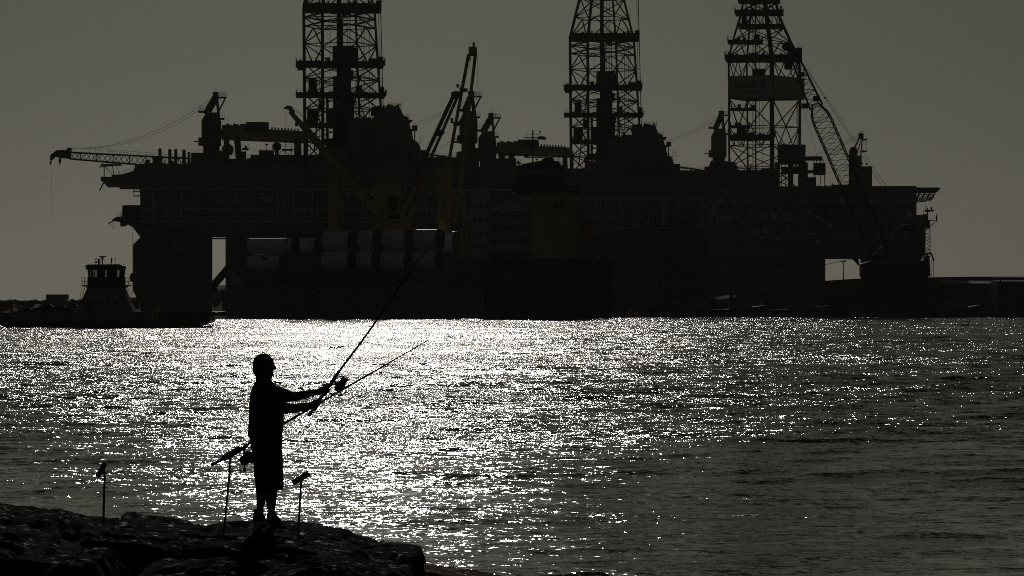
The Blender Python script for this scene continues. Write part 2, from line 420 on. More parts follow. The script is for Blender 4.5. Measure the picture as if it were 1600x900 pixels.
# ------------------------------------------------------------------ drilling rigs
def derrick(root, s, cols, ys, kinds, rc=1.9, rb=1.05):
    """cols: four corners A (near left) B (far left) D (far right) C (near right): list of (py, px) with a depth."""
    def cx(c, y):
        pts = c[0]
        for (ya, xa), (yb, xb) in zip(pts, pts[1:]):
            if ya <= y <= yb: return xa+(xb-xa)*(y-ya)/(yb-ya)
        return pts[-1][1] if y > pts[-1][0] else pts[0][1]
    def P(c, y): return s.p(cx(c, y), y, c[1])
    k = s.k; br = MB(); faces = [(0, 3), (3, 2), (2, 1), (1, 0)]
    for i in range(len(ys)-1):
        y0, y1, kd = ys[i], ys[i+1], kinds[i]
        for a, b in faces:
            A0, A1, B0, B1 = P(cols[a], y0), P(cols[a], y1), P(cols[b], y0), P(cols[b], y1)
            br.bar(A1, B1, rb*k); br.bar(A0, B0, rb*0.8*k)
            if kd == 'X': br.bar(A0, B1, rb*k); br.bar(B0, A1, rb*k)
            elif kd == 'L': m_ = (A0+B0)/2; br.bar(m_, A1, rb*k*1.1); br.bar(m_, B1, rb*k*1.1)
            elif kd == 'V': m_ = (A1+B1)/2; br.bar(A0, m_, rb*k*1.1); br.bar(B0, m_, rb*k*1.1)
            elif kd == 'W':
                m_ = (A0+B0)/2; q = (A1+B1)/2
                for u, v in ((A0, A1.lerp(B1, .25)), (m_, A1.lerp(B1, .25)), (m_, A1.lerp(B1, .75)), (B0, A1.lerp(B1, .75))): br.bar(u, v, rb*k*.9)
    d = br.build('derrick', 'truss', root)
    for c in cols:
        lg = MB(); pts = [P(c, y) for y in ys]
        lg.tube(pts, rc*k*c[2], 6); lg.build('derrick_leg', 'truss', d)
    return d, P, cx

def platform(s, d, x0, x1, y, th, dn, df, rail=True, name='derrick_platform', clutter=0, seed=0):
    mb = MB(); s.box(mb, x0, y-th/2, x1, y+th/2, dn, df)
    if rail:
        for a, b in (((x0, y-th/2, dn), (x1, y-th/2, dn)), ((x0, y-th/2, df), (x1, y-th/2, df)), ((x0, y-th/2, dn), (x0, y-th/2, df)), ((x1, y-th/2, dn), (x1, y-th/2, df))):
            s.rail(mb, a, b, 5.5, 5, 0.16)
    rr = random.Random(seed)
    for i in range(clutter):
        x = rr.uniform(x0+2, x1-4); w_ = rr.uniform(1.5, 6); h = rr.uniform(1.5, 6); q = rr.uniform(dn, df-2)
        s.box(mb, x, y-th/2-h, x+w_, y, q, q+rr.uniform(1, 3))
    return mb.build(name, 'darksteel', d)

def rig_crane(root, s, px, pybase, pytop, ox, boom_tip, hook_y=None, boom_root=None, dy=0.0, w_=15, trail=True):
    """pedestal crane: slewing house, raked A-frame, resting lattice boom with its catenary of wire."""
    k = s.k; mb = MB()
    s.vcyl(mb, px, pybase-36, pybase+25, w_*0.86, dy, 16); s.box(mb, px-w_*1.35, pybase-16, px+w_*1.2, pybase+6, dy-5, dy+5); s.box(mb, px-w_*.4, pybase-22, px+w_*1.5, pybase-10, dy-2, dy+4)
    s.prism(mb, [(px-w_, pybase-30), (px-w_, pybase-68), (px-w_*.5, pybase-80), (px+w_*.8, pybase-80), (px+w_, pybase-64), (px+w_, pybase-30)], dy-4.5, dy+4.5)
    s.box(mb, px-w_-5, pybase-42, px-w_, pybase-30, dy-3, dy)             # cab hung on the left
    c = mb.build('pedestal_crane', 'steel', root)
    a = MB(); tx = px+ox
    for q in (-3.2, 3.2):
        s.bar(a, (px-w_+5, pybase-80, dy+q), (tx-2, pytop+6, dy+q*.4), 3.0); s.bar(a, (px+w_-4, pybase-78, dy+q), (tx+1, pytop+6, dy+q*.4), 2.8)
        s.bar(a, (px-3, pybase-82, dy+q), (tx, pytop+14, dy+q*.4), 2.4)
        s.bar(a, (px+w_-3, pybase-85, dy+q), (tx+15, pytop+8, dy+q*.4), 0.9)
    s.box(a, tx-5, pytop, tx+4, pytop+16, dy-2, dy+2); s.vcyl(a, tx, pytop-7, pytop, 0.35, dy, 6)
    s.box(a, tx+3, pytop+7, tx+16, pytop+9, dy-2, dy+2); s.rail(a, (tx+3, pytop+7, dy-2), (tx+16, pytop+7, dy-2), 6, 4, .25)
    s.rail(a, (tx+3, pytop+7, dy+2), (tx+16, pytop+7, dy+2), 6, 4, .25)
    a.build('a_frame', 'steel', c)
    p = MB(); s.box(p, px-w_-5, pybase-83, px-w_+5, pybase-81, dy-4, dy+3); s.rail(p, (px-w_-5, pybase-83, dy-4), (px-w_+3, pybase-83, dy-4), 6, 3, .25)
    s.box(p, px+w_-2, pybase-72, px+w_+5, pybase-70, dy-3, dy+3); s.rail(p, (px+w_-2, pybase-72, dy-3), (px+w_+5, pybase-72, dy-3), 6, 3, .25)
    s.box(p, px-w_-12, pybase-37, px-w_, pybase-36, dy-2, dy+2)
    p.build('service_platform', 'darksteel', c)
    rx, ry = boom_root or (px-w_, pybase); bx_, by = boom_tip; b = MB()
    b.lattice(s.p(rx, ry, dy-1), s.p(bx_+30, by, dy-1), 3.4, 3.0, 26, 0.28, 0.13, h0=17*k, h1=10*k)
    s.bar(b, (bx_+30, by-4, dy-2), (bx_+10, by-7, dy-2), 1.6); s.bar(b, (bx_+30, by-4, dy), (bx_+10, by-7, dy), 1.6)
    s.prism(b, [(bx_+32, by-9), (bx_+10, by-8), (bx_+1, by-1), (bx_, by+7), (bx_+3, by+8), (bx_+8, by+2), (bx_+18, by+4), (bx_+32, by+5)], dy-2, dy)
    s.box(b, bx_+26, by-12, bx_+33, by-6, dy-2, dy)
    b.rail(s.p(bx_+60, by-6, dy-2.4), s.p(rx-30, ry-8, dy-2.4), 1.1, 1.8, .05)
    b.build('boom', 'truss', c)
    wv = MB(); n = 18
    for off in (0, 5):
        pts = []
        for i in range(n+1):
            t_ = i/n; x = (tx-5)+(bx_+34+off*3-(tx-5))*t_; y = (pytop+8+off)+(by-11-(pytop+8+off))*(1-(1-t_)**2.05)
            pts.append(s.p(x, y, dy-1))
        wv.tube(pts, 0.33*k, 4)
    if hook_y:
        s.bar(wv, (bx_+1, by+8, dy-1), (bx_+1, by+14, dy-1), 1.3, 6); s.bar(wv, (bx_+1.5, by+14, dy-1), (bx_+4, hook_y, dy-1), 0.22)
        s.bar(wv, (bx_+15, by+4, dy-1), (bx_+15, by+11, dy-1), 1.8, 6); s.bar(wv, (bx_+15, by+11, dy-1), (bx_+15, by+15, dy-1), 0.8, 6)
    wv.build('wire_rope', 'cable', c)
    return c

def rig_a():
    s = Site(1150); k = s.k
    root = thing('drilling_rig', (s.p(500, 470).x, 1150, 0), 'dark twin of the rig at its left, standing between the cargo ship bridge and the bannered derrick', 'oil rig', 'idle floating drilling rigs')
    for d0, d1 in ((-34, -16), (16, 34)):
        mb = MB(); mb.box(-112, -2, 1150+d0, 1150+d1, -2.5, 1.2); mb.build('pontoon', 'blackhull', root)
    for x0, x1 in ((213, 332), (353, 500), (500.5, 620), (620.5, 742), (742.5, 802)):
        for d0, d1 in ((-33, -15), (15, 33)):
            if x0 == 213:
                pts = [(206, 350), (224, 374), (213, 385), (213, 456), (224, 474), (224, 492), (328, 492), (332, 480), (332, 350)]
            else: pts = [(x0, 350), (x0, 492), (x1, 492), (x1, 350)]
            mb = MB(); s.prism(mb, pts, d0, d1)
            s.box(mb, x0+3, 398, x1-3, 400, d0-0.4, d0); s.box(mb, x0+20, 404, x0+22, 490, d0-0.3, d0)
            mb.build('column', 'greyhull', root)
    mb = MB()
    for q in (-24, 24):
        s.bar(mb, (326, 456, q), (358, 418, q), 5.5, 10); s.bar(mb, (326, 371, q), (360, 371, q), 1.2, 8)
    build_each(mb, 'brace', 'greyhull', root)
    mb = MB(); s.prism(mb, [(224, 292), (224, 350), (206, 350), (332, 368), (353, 368), (800, 368), (800, 292)], -35, 35)
    mb.build('deck_hull', 'steel', root)
    mb = MB()
    for y, h in ((300, 3), (330, 2), (349, 2.5)): s.box(mb, 222, y, 802, y+h, -35.8, -35)
    rr = random.Random(3)
    for i in range(36):
        x = rr.uniform(235, 790); s.box(mb, x, 303, x+rr.uniform(1, 3), 349, -35.6, -35)
    for i in range(22):
        x = rr.uniform(235, 780); y = rr.uniform(305, 340); s.box(mb, x, y, x+rr.uniform(4, 14), y+rr.uniform(3, 8), -36.6, -35.2)
    mb.build('hull_stiffener', 'white', root)
    mb = MB(); s.prism(mb, [(178, 346), (185, 341), (206, 339), (224, 339), (224, 354), (206, 352), (196, 349)], -14, -2)
    s.bar(mb, (172, 351, -8), (186, 343, -8), 1.2); s.rail(mb, (188, 340, -14), (222, 339, -14), 5, 5, .25)
    rq = random.Random(2)
    for i in range(16):
        x = rq.uniform(180, 214); s.box(mb, x, 347+rq.uniform(0, 3), x+rq.uniform(1, 4), 352+rq.uniform(0, 3), -13, -4)
        if x < 200: s.bar(mb, (x, 342, -9), (x+rq.uniform(-3, 3), 336-rq.uniform(0, 3), -9), .4)
    s.bar(mb, (176, 352, -8), (181, 358, -8), .5); s.bar(mb, (181, 352, -8), (181, 362, -8), .25)
    q = mb.build('winch_platform', 'darksteel', root)
    mb = MB(); s.bar(mb, (197, 331, -8), (221, 331, -8), 9, 14); s.box(mb, 194, 323, 197, 340, -12, -4); s.box(mb, 220, 325, 224, 340, -12, -4); mb.build('winch_drum', 'darksteel', q)
    mb = MB(); s.bar(mb, (209, 352, -9), (210, 470, -9), .35, 4); s.bar(mb, (210, 440, -9), (206, 472, -9), .3, 4)
    mb.ball(s.p(209, 434, -9), 4*k, 4*k, 7*k); mb.build('fender_rope', 'cable', root)
    mb = MB(); s.prism(mb, [(164, 285), (180, 283), (200, 277), (213, 273), (217, 262), (300, 262), (800, 265), (800, 292), (186, 292), (184, 289), (166, 289)], -30, 30)
    s.rail(mb, (186, 284, -30), (214, 272, -30), 6, 6, .25)
    mb.build('upper_deck', 'steel', root)
    mb = MB()                                                            # folded flare boom and its rest
    s.box(mb, 180, 278, 198, 288, -26, -18); s.box(mb, 163, 281, 182, 287, -25, -20)
    for q in (-25, -20):
        s.bar(mb, (168, 286, q), (185, 284, q), 1.2); s.bar(mb, (168, 286, q), (168, 262, q), .55); s.bar(mb, (160, 266, q), (194, 262, q), .6); s.bar(mb, (166, 260, q), (186, 286, q), .6)
        s.bar(mb, (180, 262, q), (184, 284, q), .45); s.bar(mb, (184, 260, q), (195, 282, q), .45); s.bar(mb, (168, 288, q), (161, 302, q), .7)
        s.bar(mb, (162, 258, q), (195, 262, q), .35)
    s.box(mb, 163, 262, 194, 263.5, -26, -19); mb.build('flare_boom', 'truss', root)
    mb = MB()
    for x in (213, 223): s.bar(mb, (x, 292, -28), (x, 308, -28), .5)
    for y in (299, 303, 310): s.box(mb, 213, y, 225, y+1.2, -30, -26)
    mb.build('access_stair', 'darksteel', root)
    for x, r_, yt in ((253, 2.6, 238), (268, 2.6, 239), (277, 2.5, 239), (289.5, 2.8, 240), (297, 2, 243)):
        mb = MB(); s.vcyl(mb, x, yt+2, 268, r_, -26); mb.ball(s.p(x, yt+2, -26), r_*k); mb.build('mud_silo', 'steel', root, smooth=False)
    mb = MB()                                                            # accommodation and machinery masses on the deck
    for x0, y0, x1, y1, d0, d1 in ((217, 262, 300, 290, -18, 25), (300, 244, 348, 268, -24, 20), (345, 252, 395, 268, -20, 24), (392, 244, 480, 268, -10, 26),
                                   (405, 236, 428, 252, -5, 10), (480, 246, 540, 268, -22, 22), (640, 238, 664, 268, -20, 20), (660, 250, 730, 268, -25, 25), (765, 250, 800, 268, -18, 18)):
        s.box(mb, x0, y0, x1, y1, d0, d1)
    build_each(mb, 'deck_house', 'steel', root)
    rr = random.Random(8)
    mb = MB()
    for i in range(95):
        x = rr.uniform(226, 795); y = 262 if (x < 300 or x > 480) else rr.choice((244, 252, 262)); w_ = rr.uniform(1, 7); h = rr.uniform(1.5, 9); q = rr.uniform(-26, 20)
        if rr.random() < .22: s.bar(mb, (x, y+4, q), (x, y-h*1.9, q), .4)
        elif rr.random() < .3: s.vcyl(mb, x, y-h*1.2, y+4, rr.uniform(.8, 2.2), q, 8)
        else: s.box(mb, x, y-h*rr.uniform(.8, 1.5), x+w_*1.3, y+4, q, q+rr.uniform(1, 4))
    build_each(mb, 'deck_unit', 'darksteel', root)
    for (xa, xb, ya) in ((300, 346, 243), (346, 395, 251), (395, 478, 243), (655, 732, 249), (765, 800, 249), (226, 300, 261)):
        for q in (-25, 20): mb = MB(); s.rail(mb, (xa, ya+1, q), (xb, ya+1, q), 5.5, 4, .2); mb.build('deck_railing', 'darksteel', root)
    mb = MB()
    for i in range(14):
        x = rr.uniform(300, 480); s.bar(mb, (x, 247, -20), (x+rr.uniform(6, 22), 244-rr.uniform(0, 9), -20), .5)
    build_each(mb, 'deck_pipe', 'darksteel', root)
    for x, y, r_, m_ in ((356, 236, 9.5, 'white'), (432, 231, 7.2, 'darksteel')):
        mb = MB(); mb.ball(s.p(x, y, -8), r_*k, n=16, m=10); s.vcyl(mb, x, y+r_*.7, 256, 3, -8); mb.build('radar_dome', m_, root, smooth=True)
    for x, yt in ((384, 232), (416, 228), (445, 222), (455, 224), (788, 238)):
        mb = MB(); s.vcyl(mb, x, yt, 256, .35, -10, 6); s.box(mb, x-2, yt-1, x+2, yt+1.4, -11, -9); mb.build('light_mast', 'darksteel', root)
    mb = MB(); s.box(mb, 440, 235, 457, 237, -12, -6); s.rail(mb, (438, 235, -12), (457, 235, -12), 6, 4, .3)
    for x in (444, 455): s.bar(mb, (x, 237, -9), (x, 256, -9), .5)
    s.bar(mb, (444, 237, -9), (455, 250, -9), .3); s.bar(mb, (455, 237, -9), (444, 250, -9), .3)
    s.box(mb, 378, 234, 388, 236, -12, -6); s.rail(mb, (377, 234, -12), (388, 234, -12), 6, 4, .3); s.bar(mb, (380, 236, -9), (380, 256, -9), .5); build_each(mb, 'lookout_platform', 'darksteel', root)
    # gantry crane over the pipe deck
    mb = MB(); s.prism(mb, [(347, 200), (384, 200), (384, 205), (420, 206), (478, 209), (478, 221), (347, 216)], -16, -8); s.prism(mb, [(347, 200), (420, 206), (478, 209), (478, 221), (347, 216)], 8, 16)
    s.box(mb, 343, 206, 348, 214, -15, 15); rr = random.Random(4)
    for i in range(22):
        x = rr.uniform(348, 382); s.box(mb, x, 197+rr.uniform(0, 2), x+rr.uniform(1, 4), 202, -15, -10)
    for i in range(9):
        x = 423+i*5; s.box(mb, x, 202.5+i*.3, x+2.4, 209, -15, -12)
    g = mb.build('gantry_crane', 'yellow', root)
    mb = MB(); s.box(mb, 384, 195, 419, 209, -17, 17); mb.build('gantry_cabin', 'steel', g)
    for x0, x1, x2, x3 in ((350, 359, 350, 358), (366, 375, 370, 379), (461, 469, 461, 470), (476, 480, 476, 480)):
        for q in (-14, 11):
            mb = MB(); s.prism(mb, [(x0, 214), (x1, 214), (x3, 258), (x2, 258)], q, q+3); mb.build('gantry_leg', 'steel', g)
    # derrick
    cols = [([(-90, 500), (15, 474), (250, 476)], -6, 1.3), ([(-90, 515), (15, 505), (250, 506)], 10, 1.35),
            ([(-90, 560), (15, 586), (200, 598), (250, 601)], 4, 1.0), ([(-90, 545), (15, 553), (250, 562)], -12, .9)]
    ys = [-90, -55, -20, 15, 29, 43, 70, 100, 124, 148, 172, 195, 222, 250]
    kd = ['X', 'X', 'L', 'X', 'X', 'L', 'V', 'X', 'X', 'X', 'L', 'X', 'X']
    d, P, cx = derrick(root, s, cols, ys, kd)
    for (x0, x1, y, th, cl) in ((474, 594, 13, 9, 26), (463, 600, 101, 5, 26), (463, 602, 149, 4, 12), (478, 600, 196, 4, 6)):
        platform(s, d, x0, x1, y, th, -10, 9, True, clutter=cl, seed=int(y))
    mb = MB()
    for (x0, y0, x1, y1, d0, d1) in ((482, 125, 494, 149, -8, 0), (480, 172, 496, 196, -8, 2), (512, 172, 530, 198, -4, 4), (548, 75, 556, 100, -3, 3), (536, 8, 548, 22, -3, 3), (465, 107, 478, 109, -4, 4)):
        s.box(mb, x0, y0, x1, y1, d0, d1)
    build_each(mb, 'derrick_cabin', 'darksteel', d)
    mb = MB()
    s.box(mb, 526.5, -80, 533, 255, -2, 3); s.box(mb, 533, 85, 548, 255, -3, 1); s.bar(mb, (543, -60, 0), (543, 100, 0), .5)
    for x in (547, 556.5, 569, 577): s.bar(mb, (x, 16, 1), (x, 255, 1), 1.0 if x < 560 else .8)
    s.box(mb, 520, 120, 527, 258, -4, -1); s.box(mb, 548, 150, 553, 258, -4, 0); s.box(mb, 510, 150, 514, 258, 2, 4); s.box(mb, 533, 30, 536, 90, 0, 2)
    for x, y0, y1 in ((486, 150, 250), (500, 105, 250), (516, 20, 150), (560, 110, 250), (565, 20, 190), (583, 110, 200), (538, -60, 90)): s.bar(mb, (x, y0, 3), (x, y1, 3), .55)
    for x in (495, 496.5, 541, 573, 580): s.bar(mb, (x, -40, 0), (x, 240, 0), .22)
    mb.build('guide_rail', 'darksteel', d)
    mb = MB()
    s.bar(mb, (593, -80, 2), (599, 165, 2), .9); s.bar(mb, (590.5, -80, 2), (594.5, 165, 2), .5)
    for i in range(40):
        y = -70+i*6; s.bar(mb, (590.5+i*.1, y, 2), (593+i*.15, y, 2), .3)
    for x0, x1, y0, y1 in ((520, 553, 60, 100), (536, 552, 104, 124), (556, 566, 128, 148), (498, 507, 150, 172), (565, 580, 178, 196), (509, 516, 86, 100), (576, 590, 88, 100)): s.box(mb, x0, y0+(y1-y0)*.3, x1, y1, -2, 3)
    for y in (0, 88, 135, 172): s.box(mb, 588+y*.035, y, 596+y*.035, y+18, 0, 5)
    mb.build('service_lift', 'darksteel', d)
    mb = MB(); s.bar(mb, (505, 100, -10), (489, 240, -12), 1.6); s.bar(mb, (530, 190, -8), (505, 250, -8), 1.2); s.bar(mb, (562, 120, -8), (545, 195, -8), 1.4); s.bar(mb, (556, 150, -8), (572, 195, -8), 1.2)
    build_each(mb, 'pipe_chute', 'steel', d)
    # drill floor and its stepped silhouette
    mb = MB(); s.prism(mb, [(540, 268), (540, 192), (556, 191), (566, 190), (576, 191), (586, 180), (600, 172), (603, 166), (622, 172), (627, 183), (635, 187), (637, 200), (641, 213), (643, 226), (651, 226), (654, 236), (654, 268)], -14, 14)
    s.box(mb, 500, 232, 548, 268, -14, 14)
    f = mb.build('drill_floor', 'steel', root)
    mb = MB(); s.rail(mb, (603, 168, -13), (624, 172, -13), 6, 3, .3); s.rail(mb, (603, 168, 13), (624, 172, 13), 6, 3, .3); s.bar(mb, (623, 174, -8), (624.5, 161, -8), .4)
    s.box(mb, 634, 189, 642, 191, -10, 8); s.rail(mb, (630, 187, -13), (637, 187, -13), 5, 3, .3); s.box(mb, 628, 204, 643, 206, -12, 8)
    for x in (629, 633, 637, 641): s.bar(mb, (x, 206, -12), (x, 214, -12), .4)
    s.vcyl(mb, 647, 226, 268, 6, -6); mb.ball(s.p(648, 228, -6), 5*k); s.bar(mb, (645, 200, -12), (645, 240, -12), 1.2); s.box(mb, 642, 198, 649, 206, -12, -8); s.rail(mb, (641, 206, -12), (650, 206, -12), 6, 3, .3)
    for i in range(6): s.bar(mb, (652+i%2*4, 230-i*3, -12), (658-i%2*4, 228-i*3, -12), .3)
    for x in (652, 658): s.bar(mb, (x, 214, -12), (x, 250, -12), .3)
    for i in range(5):
        x = 566+i*17; s.box(mb, x, 228, x+12, 229, -14.6, -14); s.box(mb, x, 246, x+12, 247, -14.6, -14); s.box(mb, x, 228, x+1, 247, -14.6, -14)
    rr = random.Random(11)
    for i in range(70):
        x = rr.uniform(545, 650); y = 190 if x < 580 else (170 if x < 622 else 200+(x-622)); s.box(mb, x, y-rr.uniform(0, 6), x+rr.uniform(.8, 3.5), y+8, rr.uniform(-13, 5), 12)
    mb.build('drill_floor_railing', 'darksteel', f)
    rig_crane(root, s, 331, 262, 150, 7, (85, 248), hook_y=338, boom_root=(330, 262), dy=-18)
    rig_crane(root, s, 737, 250, 138, 5, (498, 222), boom_root=(735, 256), dy=14, w_=13)
    return root
rigA = rig_a()

rigA.rotation_euler.z = rad(4.36)
index_kids()
rigA['label'] = 'dark rig with the long flare-side crane boom reaching out over the grey ferry'
rigB = copy_tree(rigA); rigB.location += Vector((82, 140, 0.8)); rigB.rotation_euler.z = rad(-1.0)
rigB['label'] = 'dark rig whose derrick rises directly behind the cargo ship bridge and mast'
rigA['group'] = rigB['group'] = 'idle floating drilling rigs'

def rig_c():
    s = Site(1210); k = s.k
    root = thing('drilling_rig', (s.p(1290, 470).x, 1210, 0), 'dark rig with a pale banner round its derrick and a helideck on its outer end', 'oil rig', 'idle floating drilling rigs')
    for d0, d1 in ((-34, -16), (16, 34)):
        mb = MB(); mb.box(s.p(1110, 0).x, s.p(1445, 0).x, 1210+d0, 1210+d1, -2.5, 1.0); mb.build('pontoon', 'blackhull', root)
    for x0, x1 in ((1120, 1289), (1345, 1440)):
        for d0, d1 in ((-33, -13), (13, 33)):
            mb = MB(); s.box(mb, x0, 401, x1, 492, d0, d1); s.box(mb, x0+10, 405, x0+12, 490, d0-.4, d0); mb.build('column', 'greyhull', root)
    mb = MB(); s.prism(mb, [(1112, 296), (1428, 296), (1428, 340), (1442, 343), (1442, 352), (1441, 403), (1112, 403)], -35, 35); mb.build('deck_hull', 'steel', root)
    mb = MB(); rr = random.Random(13)
    for y in (318, 346, 374, 398): s.box(mb, 1112, y, 1440, y+1.6, -35.7, -35)
    for i in range(50):
        x = rr.uniform(1115, 1425); y = rr.uniform(300, 385); s.box(mb, x, y, x+rr.uniform(2, 14), y+rr.uniform(2, 12), -36.2, -35.1)
    mb.build('hull_stiffener', 'white', root)
    mb = MB(); s.prism(mb, [(1340, 297), (1462, 297), (1466, 298), (1462, 301), (1340, 302)], -26, 8)
    h = mb.build('helideck', 'steel', root)
    mb = MB()
    for q in (-24, -9, 6):
        mb = MB(); s.bar(mb, (1418, 318, q), (1452, 313, q), .8); s.bar(mb, (1452, 313, q), (1460, 301, q), .7); s.bar(mb, (1414, 303, q), (1460, 303, q), .7)
        for i in range(5):
            x = 1418+i*8; s.bar(mb, (x, 303, q), (x+4, 317-i*.8, q), .7); s.bar(mb, (x+4, 317-i*.8, q), (x+8, 303, q), .7); s.bar(mb, (x, 303, q), (x, 318-i, q), .45)
        mb.build('helideck_truss', 'truss', h)
    mb = MB(); s.box(mb, 1428, 346, 1450, 358, -20, -4); s.box(mb, 1428, 338, 1446, 340, -20, -4); s.rail(mb, (1440, 336, -20), (1450, 336, -20), 5, 3, .3)
    s.vcyl(mb, 1447, 326, 350, .9, -12, 6); s.box(mb, 1443, 330, 1457, 332, -14, -10); s.vcyl(mb, 1453, 325, 331, 1.2, -12, 6); s.vcyl(mb, 1444, 322, 331, .4, -12, 6)
    s.bar(mb, (1449, 347, -12), (1462, 345, -12), .8); s.bar(mb, (1449, 357, -12), (1462, 346, -12), .8); s.vcyl(mb, 1461, 338, 347, 1.2, -12, 6); s.vcyl(mb, 1461, 335, 338, .3, -12, 6)
    s.box(mb, 1440, 336, 1446, 346, -14, -10); mb.build('aerial_platform', 'darksteel', root)
    mb = MB(); mb.lattice(s.p(1446.5, 358, -12), s.p(1446.5, 402, -12), 1.8, 1.8, 8, .14, .09); mb.build('ladder_tower', 'truss', root)
    mb = MB()
    for x0, y0, x1, y1, d0, d1 in ((1112, 255, 1150, 296, -15, 15), (1145, 268, 1215, 296, -15, 15), (1105, 264, 1122, 296, -25, 10), (1216, 228, 1258, 255, -12, 12), (1212, 255, 1218, 296, -12, 12),
                                   (1232, 255, 1240, 296, -10, -4), (1248, 255, 1262, 296, -10, 10), (1222, 262, 1262, 272, -8, 0), (1262, 267, 1284, 271, -8, 0), (1258, 246, 1285, 250, -10, 6), (1272, 256, 1290, 273, -8, 4), (1262, 278, 1275, 296, -8, 8),
                                   (1330, 262, 1362, 298, -12, 12), (1300, 290, 1330, 297, -10, 10)):
        s.box(mb, x0, y0, x1, y1, d0, d1)
    build_each(mb, 'deck_house', 'steel', root)
    rr = random.Random(21); mb = MB()
    for i in range(90):
        x = rr.uniform(1108, 1352); w_ = rr.uniform(1, 6); hh = rr.uniform(2, 9); q = rr.uniform(-22, 18); y = 296
        if 1112 < x < 1145: y = 258
        elif 1145 < x < 1212: y = 268
        elif 1216 < x < 1256: y = 229
        if rr.random() < .3: s.bar(mb, (x, y+4, q), (x, y-hh*1.4, q), .35)
        else: s.box(mb, x, y-hh*.6, x+w_, y+4, q, q+rr.uniform(1, 4))
    for x in (1272, 1276, 1282, 1287):
        s.bar(mb, (x, 250, -6), (x-3+rr.uniform(0, 6), 296, -6), .8)
    for x in (1222, 1228): s.bar(mb, (x, 255, -11), (x, 296, -11), .8)
    build_each(mb, 'deck_unit', 'darksteel', root)
    cols = [([(-90, 1176), (21, 1160), (60, 1148), (89, 1140), (296, 1141)], -8, 1.0), ([(-90, 1182), (21, 1172), (89, 1166), (296, 1168)], 9, .9),
            ([(-90, 1196), (21, 1216), (68, 1237), (96, 1250), (296, 1249)], 4, 1.4), ([(-90, 1190), (21, 1198), (89, 1207), (296, 1208)], -12, 2.2)]
    ys = [-90, -45, 3, 20, 42, 66, 92, 121, 155, 198, 228, 262, 296]
    kd = ['X', 'X', 'X', 'W', 'X', 'L', 'W', 'X', 'V', 'W', 'X', 'X']
    d, P, cx = derrick(root, s, cols, ys, kd, rc=1.6, rb=.95)
    for (x0, x1, y, th, cl, dn, df) in ((1154, 1219, 1, 5, 12, -8, 6), (1149, 1224, 20, 5, 12, -9, 7), (1156, 1224, 41.5, 3, 5, -9, 7), (1138, 1192, 66, 3.5, 8, -9, 4), (1134, 1253, 91.5, 6, 26, -13, 10), (1140, 1180, 171, 2.5, 4, -8, 4), (1142, 1172, 198, 2.5, 5, -8, 4), (1140, 1205, 215, 7, 10, -8, 6), (1205, 1212, 212, 3, 1, -8, 2)):
        platform(s, d, x0, x1, y, th, dn, df, True, clutter=cl, seed=int(y)+7)
    mb = MB(); s.bar(mb, (1181, -60, 0), (1181, 290, 0), 1.6); s.bar(mb, (1176.5, 20, 0), (1176.5, 290, 0), .7); s.bar(mb, (1187, -50, 0), (1187, 230, 0), .5); s.bar(mb, (1192, 160, 2), (1192, 290, 2), .6)
    for i in range(40): s.bar(mb, (1176.5, 40+i*6.2, 0), (1181, 43+i*6.2, 0), .4)
    s.bar(mb, (1245.5, 90, 2), (1245.5, 228, 2), .9); s.bar(mb, (1249.5, 90, 2), (1250, 228, 2), .8)
    for i in range(36): s.bar(mb, (1245, 92+i*4, 2), (1250, 92+i*4, 2), .3)
    mb.build('guide_rail', 'darksteel', d)
    mb = MB()
    for (x0, y0, x1, y1, d0, d1) in ((1160, 26, 1167, 40, -4, 2), (1178, 55, 1187, 68, -3, 3), (1244, 74, 1253, 92, 0, 5), (1226, 96, 1238, 108, -4, 2), (1176, 108, 1196, 121, -4, 3), (1152, 200, 1166, 214, -4, 3), (1170, 208, 1178, 220, -4, 3)):
        s.box(mb, x0, y0, x1, y1, d0, d1)
    s.vcyl(mb, 1247, 65, 92, .35, 4, 6); s.vcyl(mb, 1137, 78, 90, .3, -8, 6); build_each(mb, 'derrick_cabin', 'darksteel', d)
    mb = MB()
    A, Cc, D, B = (s.p(1139, 0, -8.6), s.p(1208, 0, -12.8), s.p(1257, 0, 4), s.p(1168, 0, 9.6))
    z0, z1 = s.p(0, 155).z, s.p(0, 121).z
    q = [A, Cc, D, B]
    for i in range(4):
        u, v = q[i], q[(i+1) % 4]; nrm = Vector((u.y-v.y, v.x-u.x, 0)).normalized()*0.12
        mb.add([(u.x, u.y, z0), (v.x, v.y, z0), (v.x, v.y, z1), (u.x, u.y, z1)]+[(u.x+nrm.x, u.y+nrm.y, z0), (v.x+nrm.x, v.y+nrm.y, z0), (v.x+nrm.x, v.y+nrm.y, z1), (u.x+nrm.x, u.y+nrm.y, z1)],
               [(0, 1, 2, 3), (7, 6, 5, 4), (0, 4, 5, 1), (1, 5, 6, 2), (2, 6, 7, 3), (3, 7, 4, 0)])
    bn = mb.build('banner', 'banner', d)
    ang = math.degrees(math.atan2(Cc.y-A.y, Cc.x-A.x)); mid = A.lerp(Cc, 0.5); off = Vector((0, -0.4, 0))
    text('banner_lettering', 'Seadrill', 3.6, Vector((mid.x, mid.y, s.p(0, 134).z))+off, 'darkletter', bn, rot=(90, 0, ang))
    text('banner_lettering', 'West Sirius', 1.7, Vector((mid.x, mid.y, s.p(0, 146).z))+off, 'darkletter', bn, rot=(90, 0, ang))
    # outer crane with a cylindrical machinery house, boom resting inboard
    mb = MB(); s.vcyl(mb, 1333, 236, 298, 6.5, -6, 14); mb.ball(s.p(1333, 237, -6), 6.5*k); s.box(mb, 1326, 245, 1346, 298, -10, -2); c = mb.build('pedestal_crane', 'steel', root)
    mb = MB()
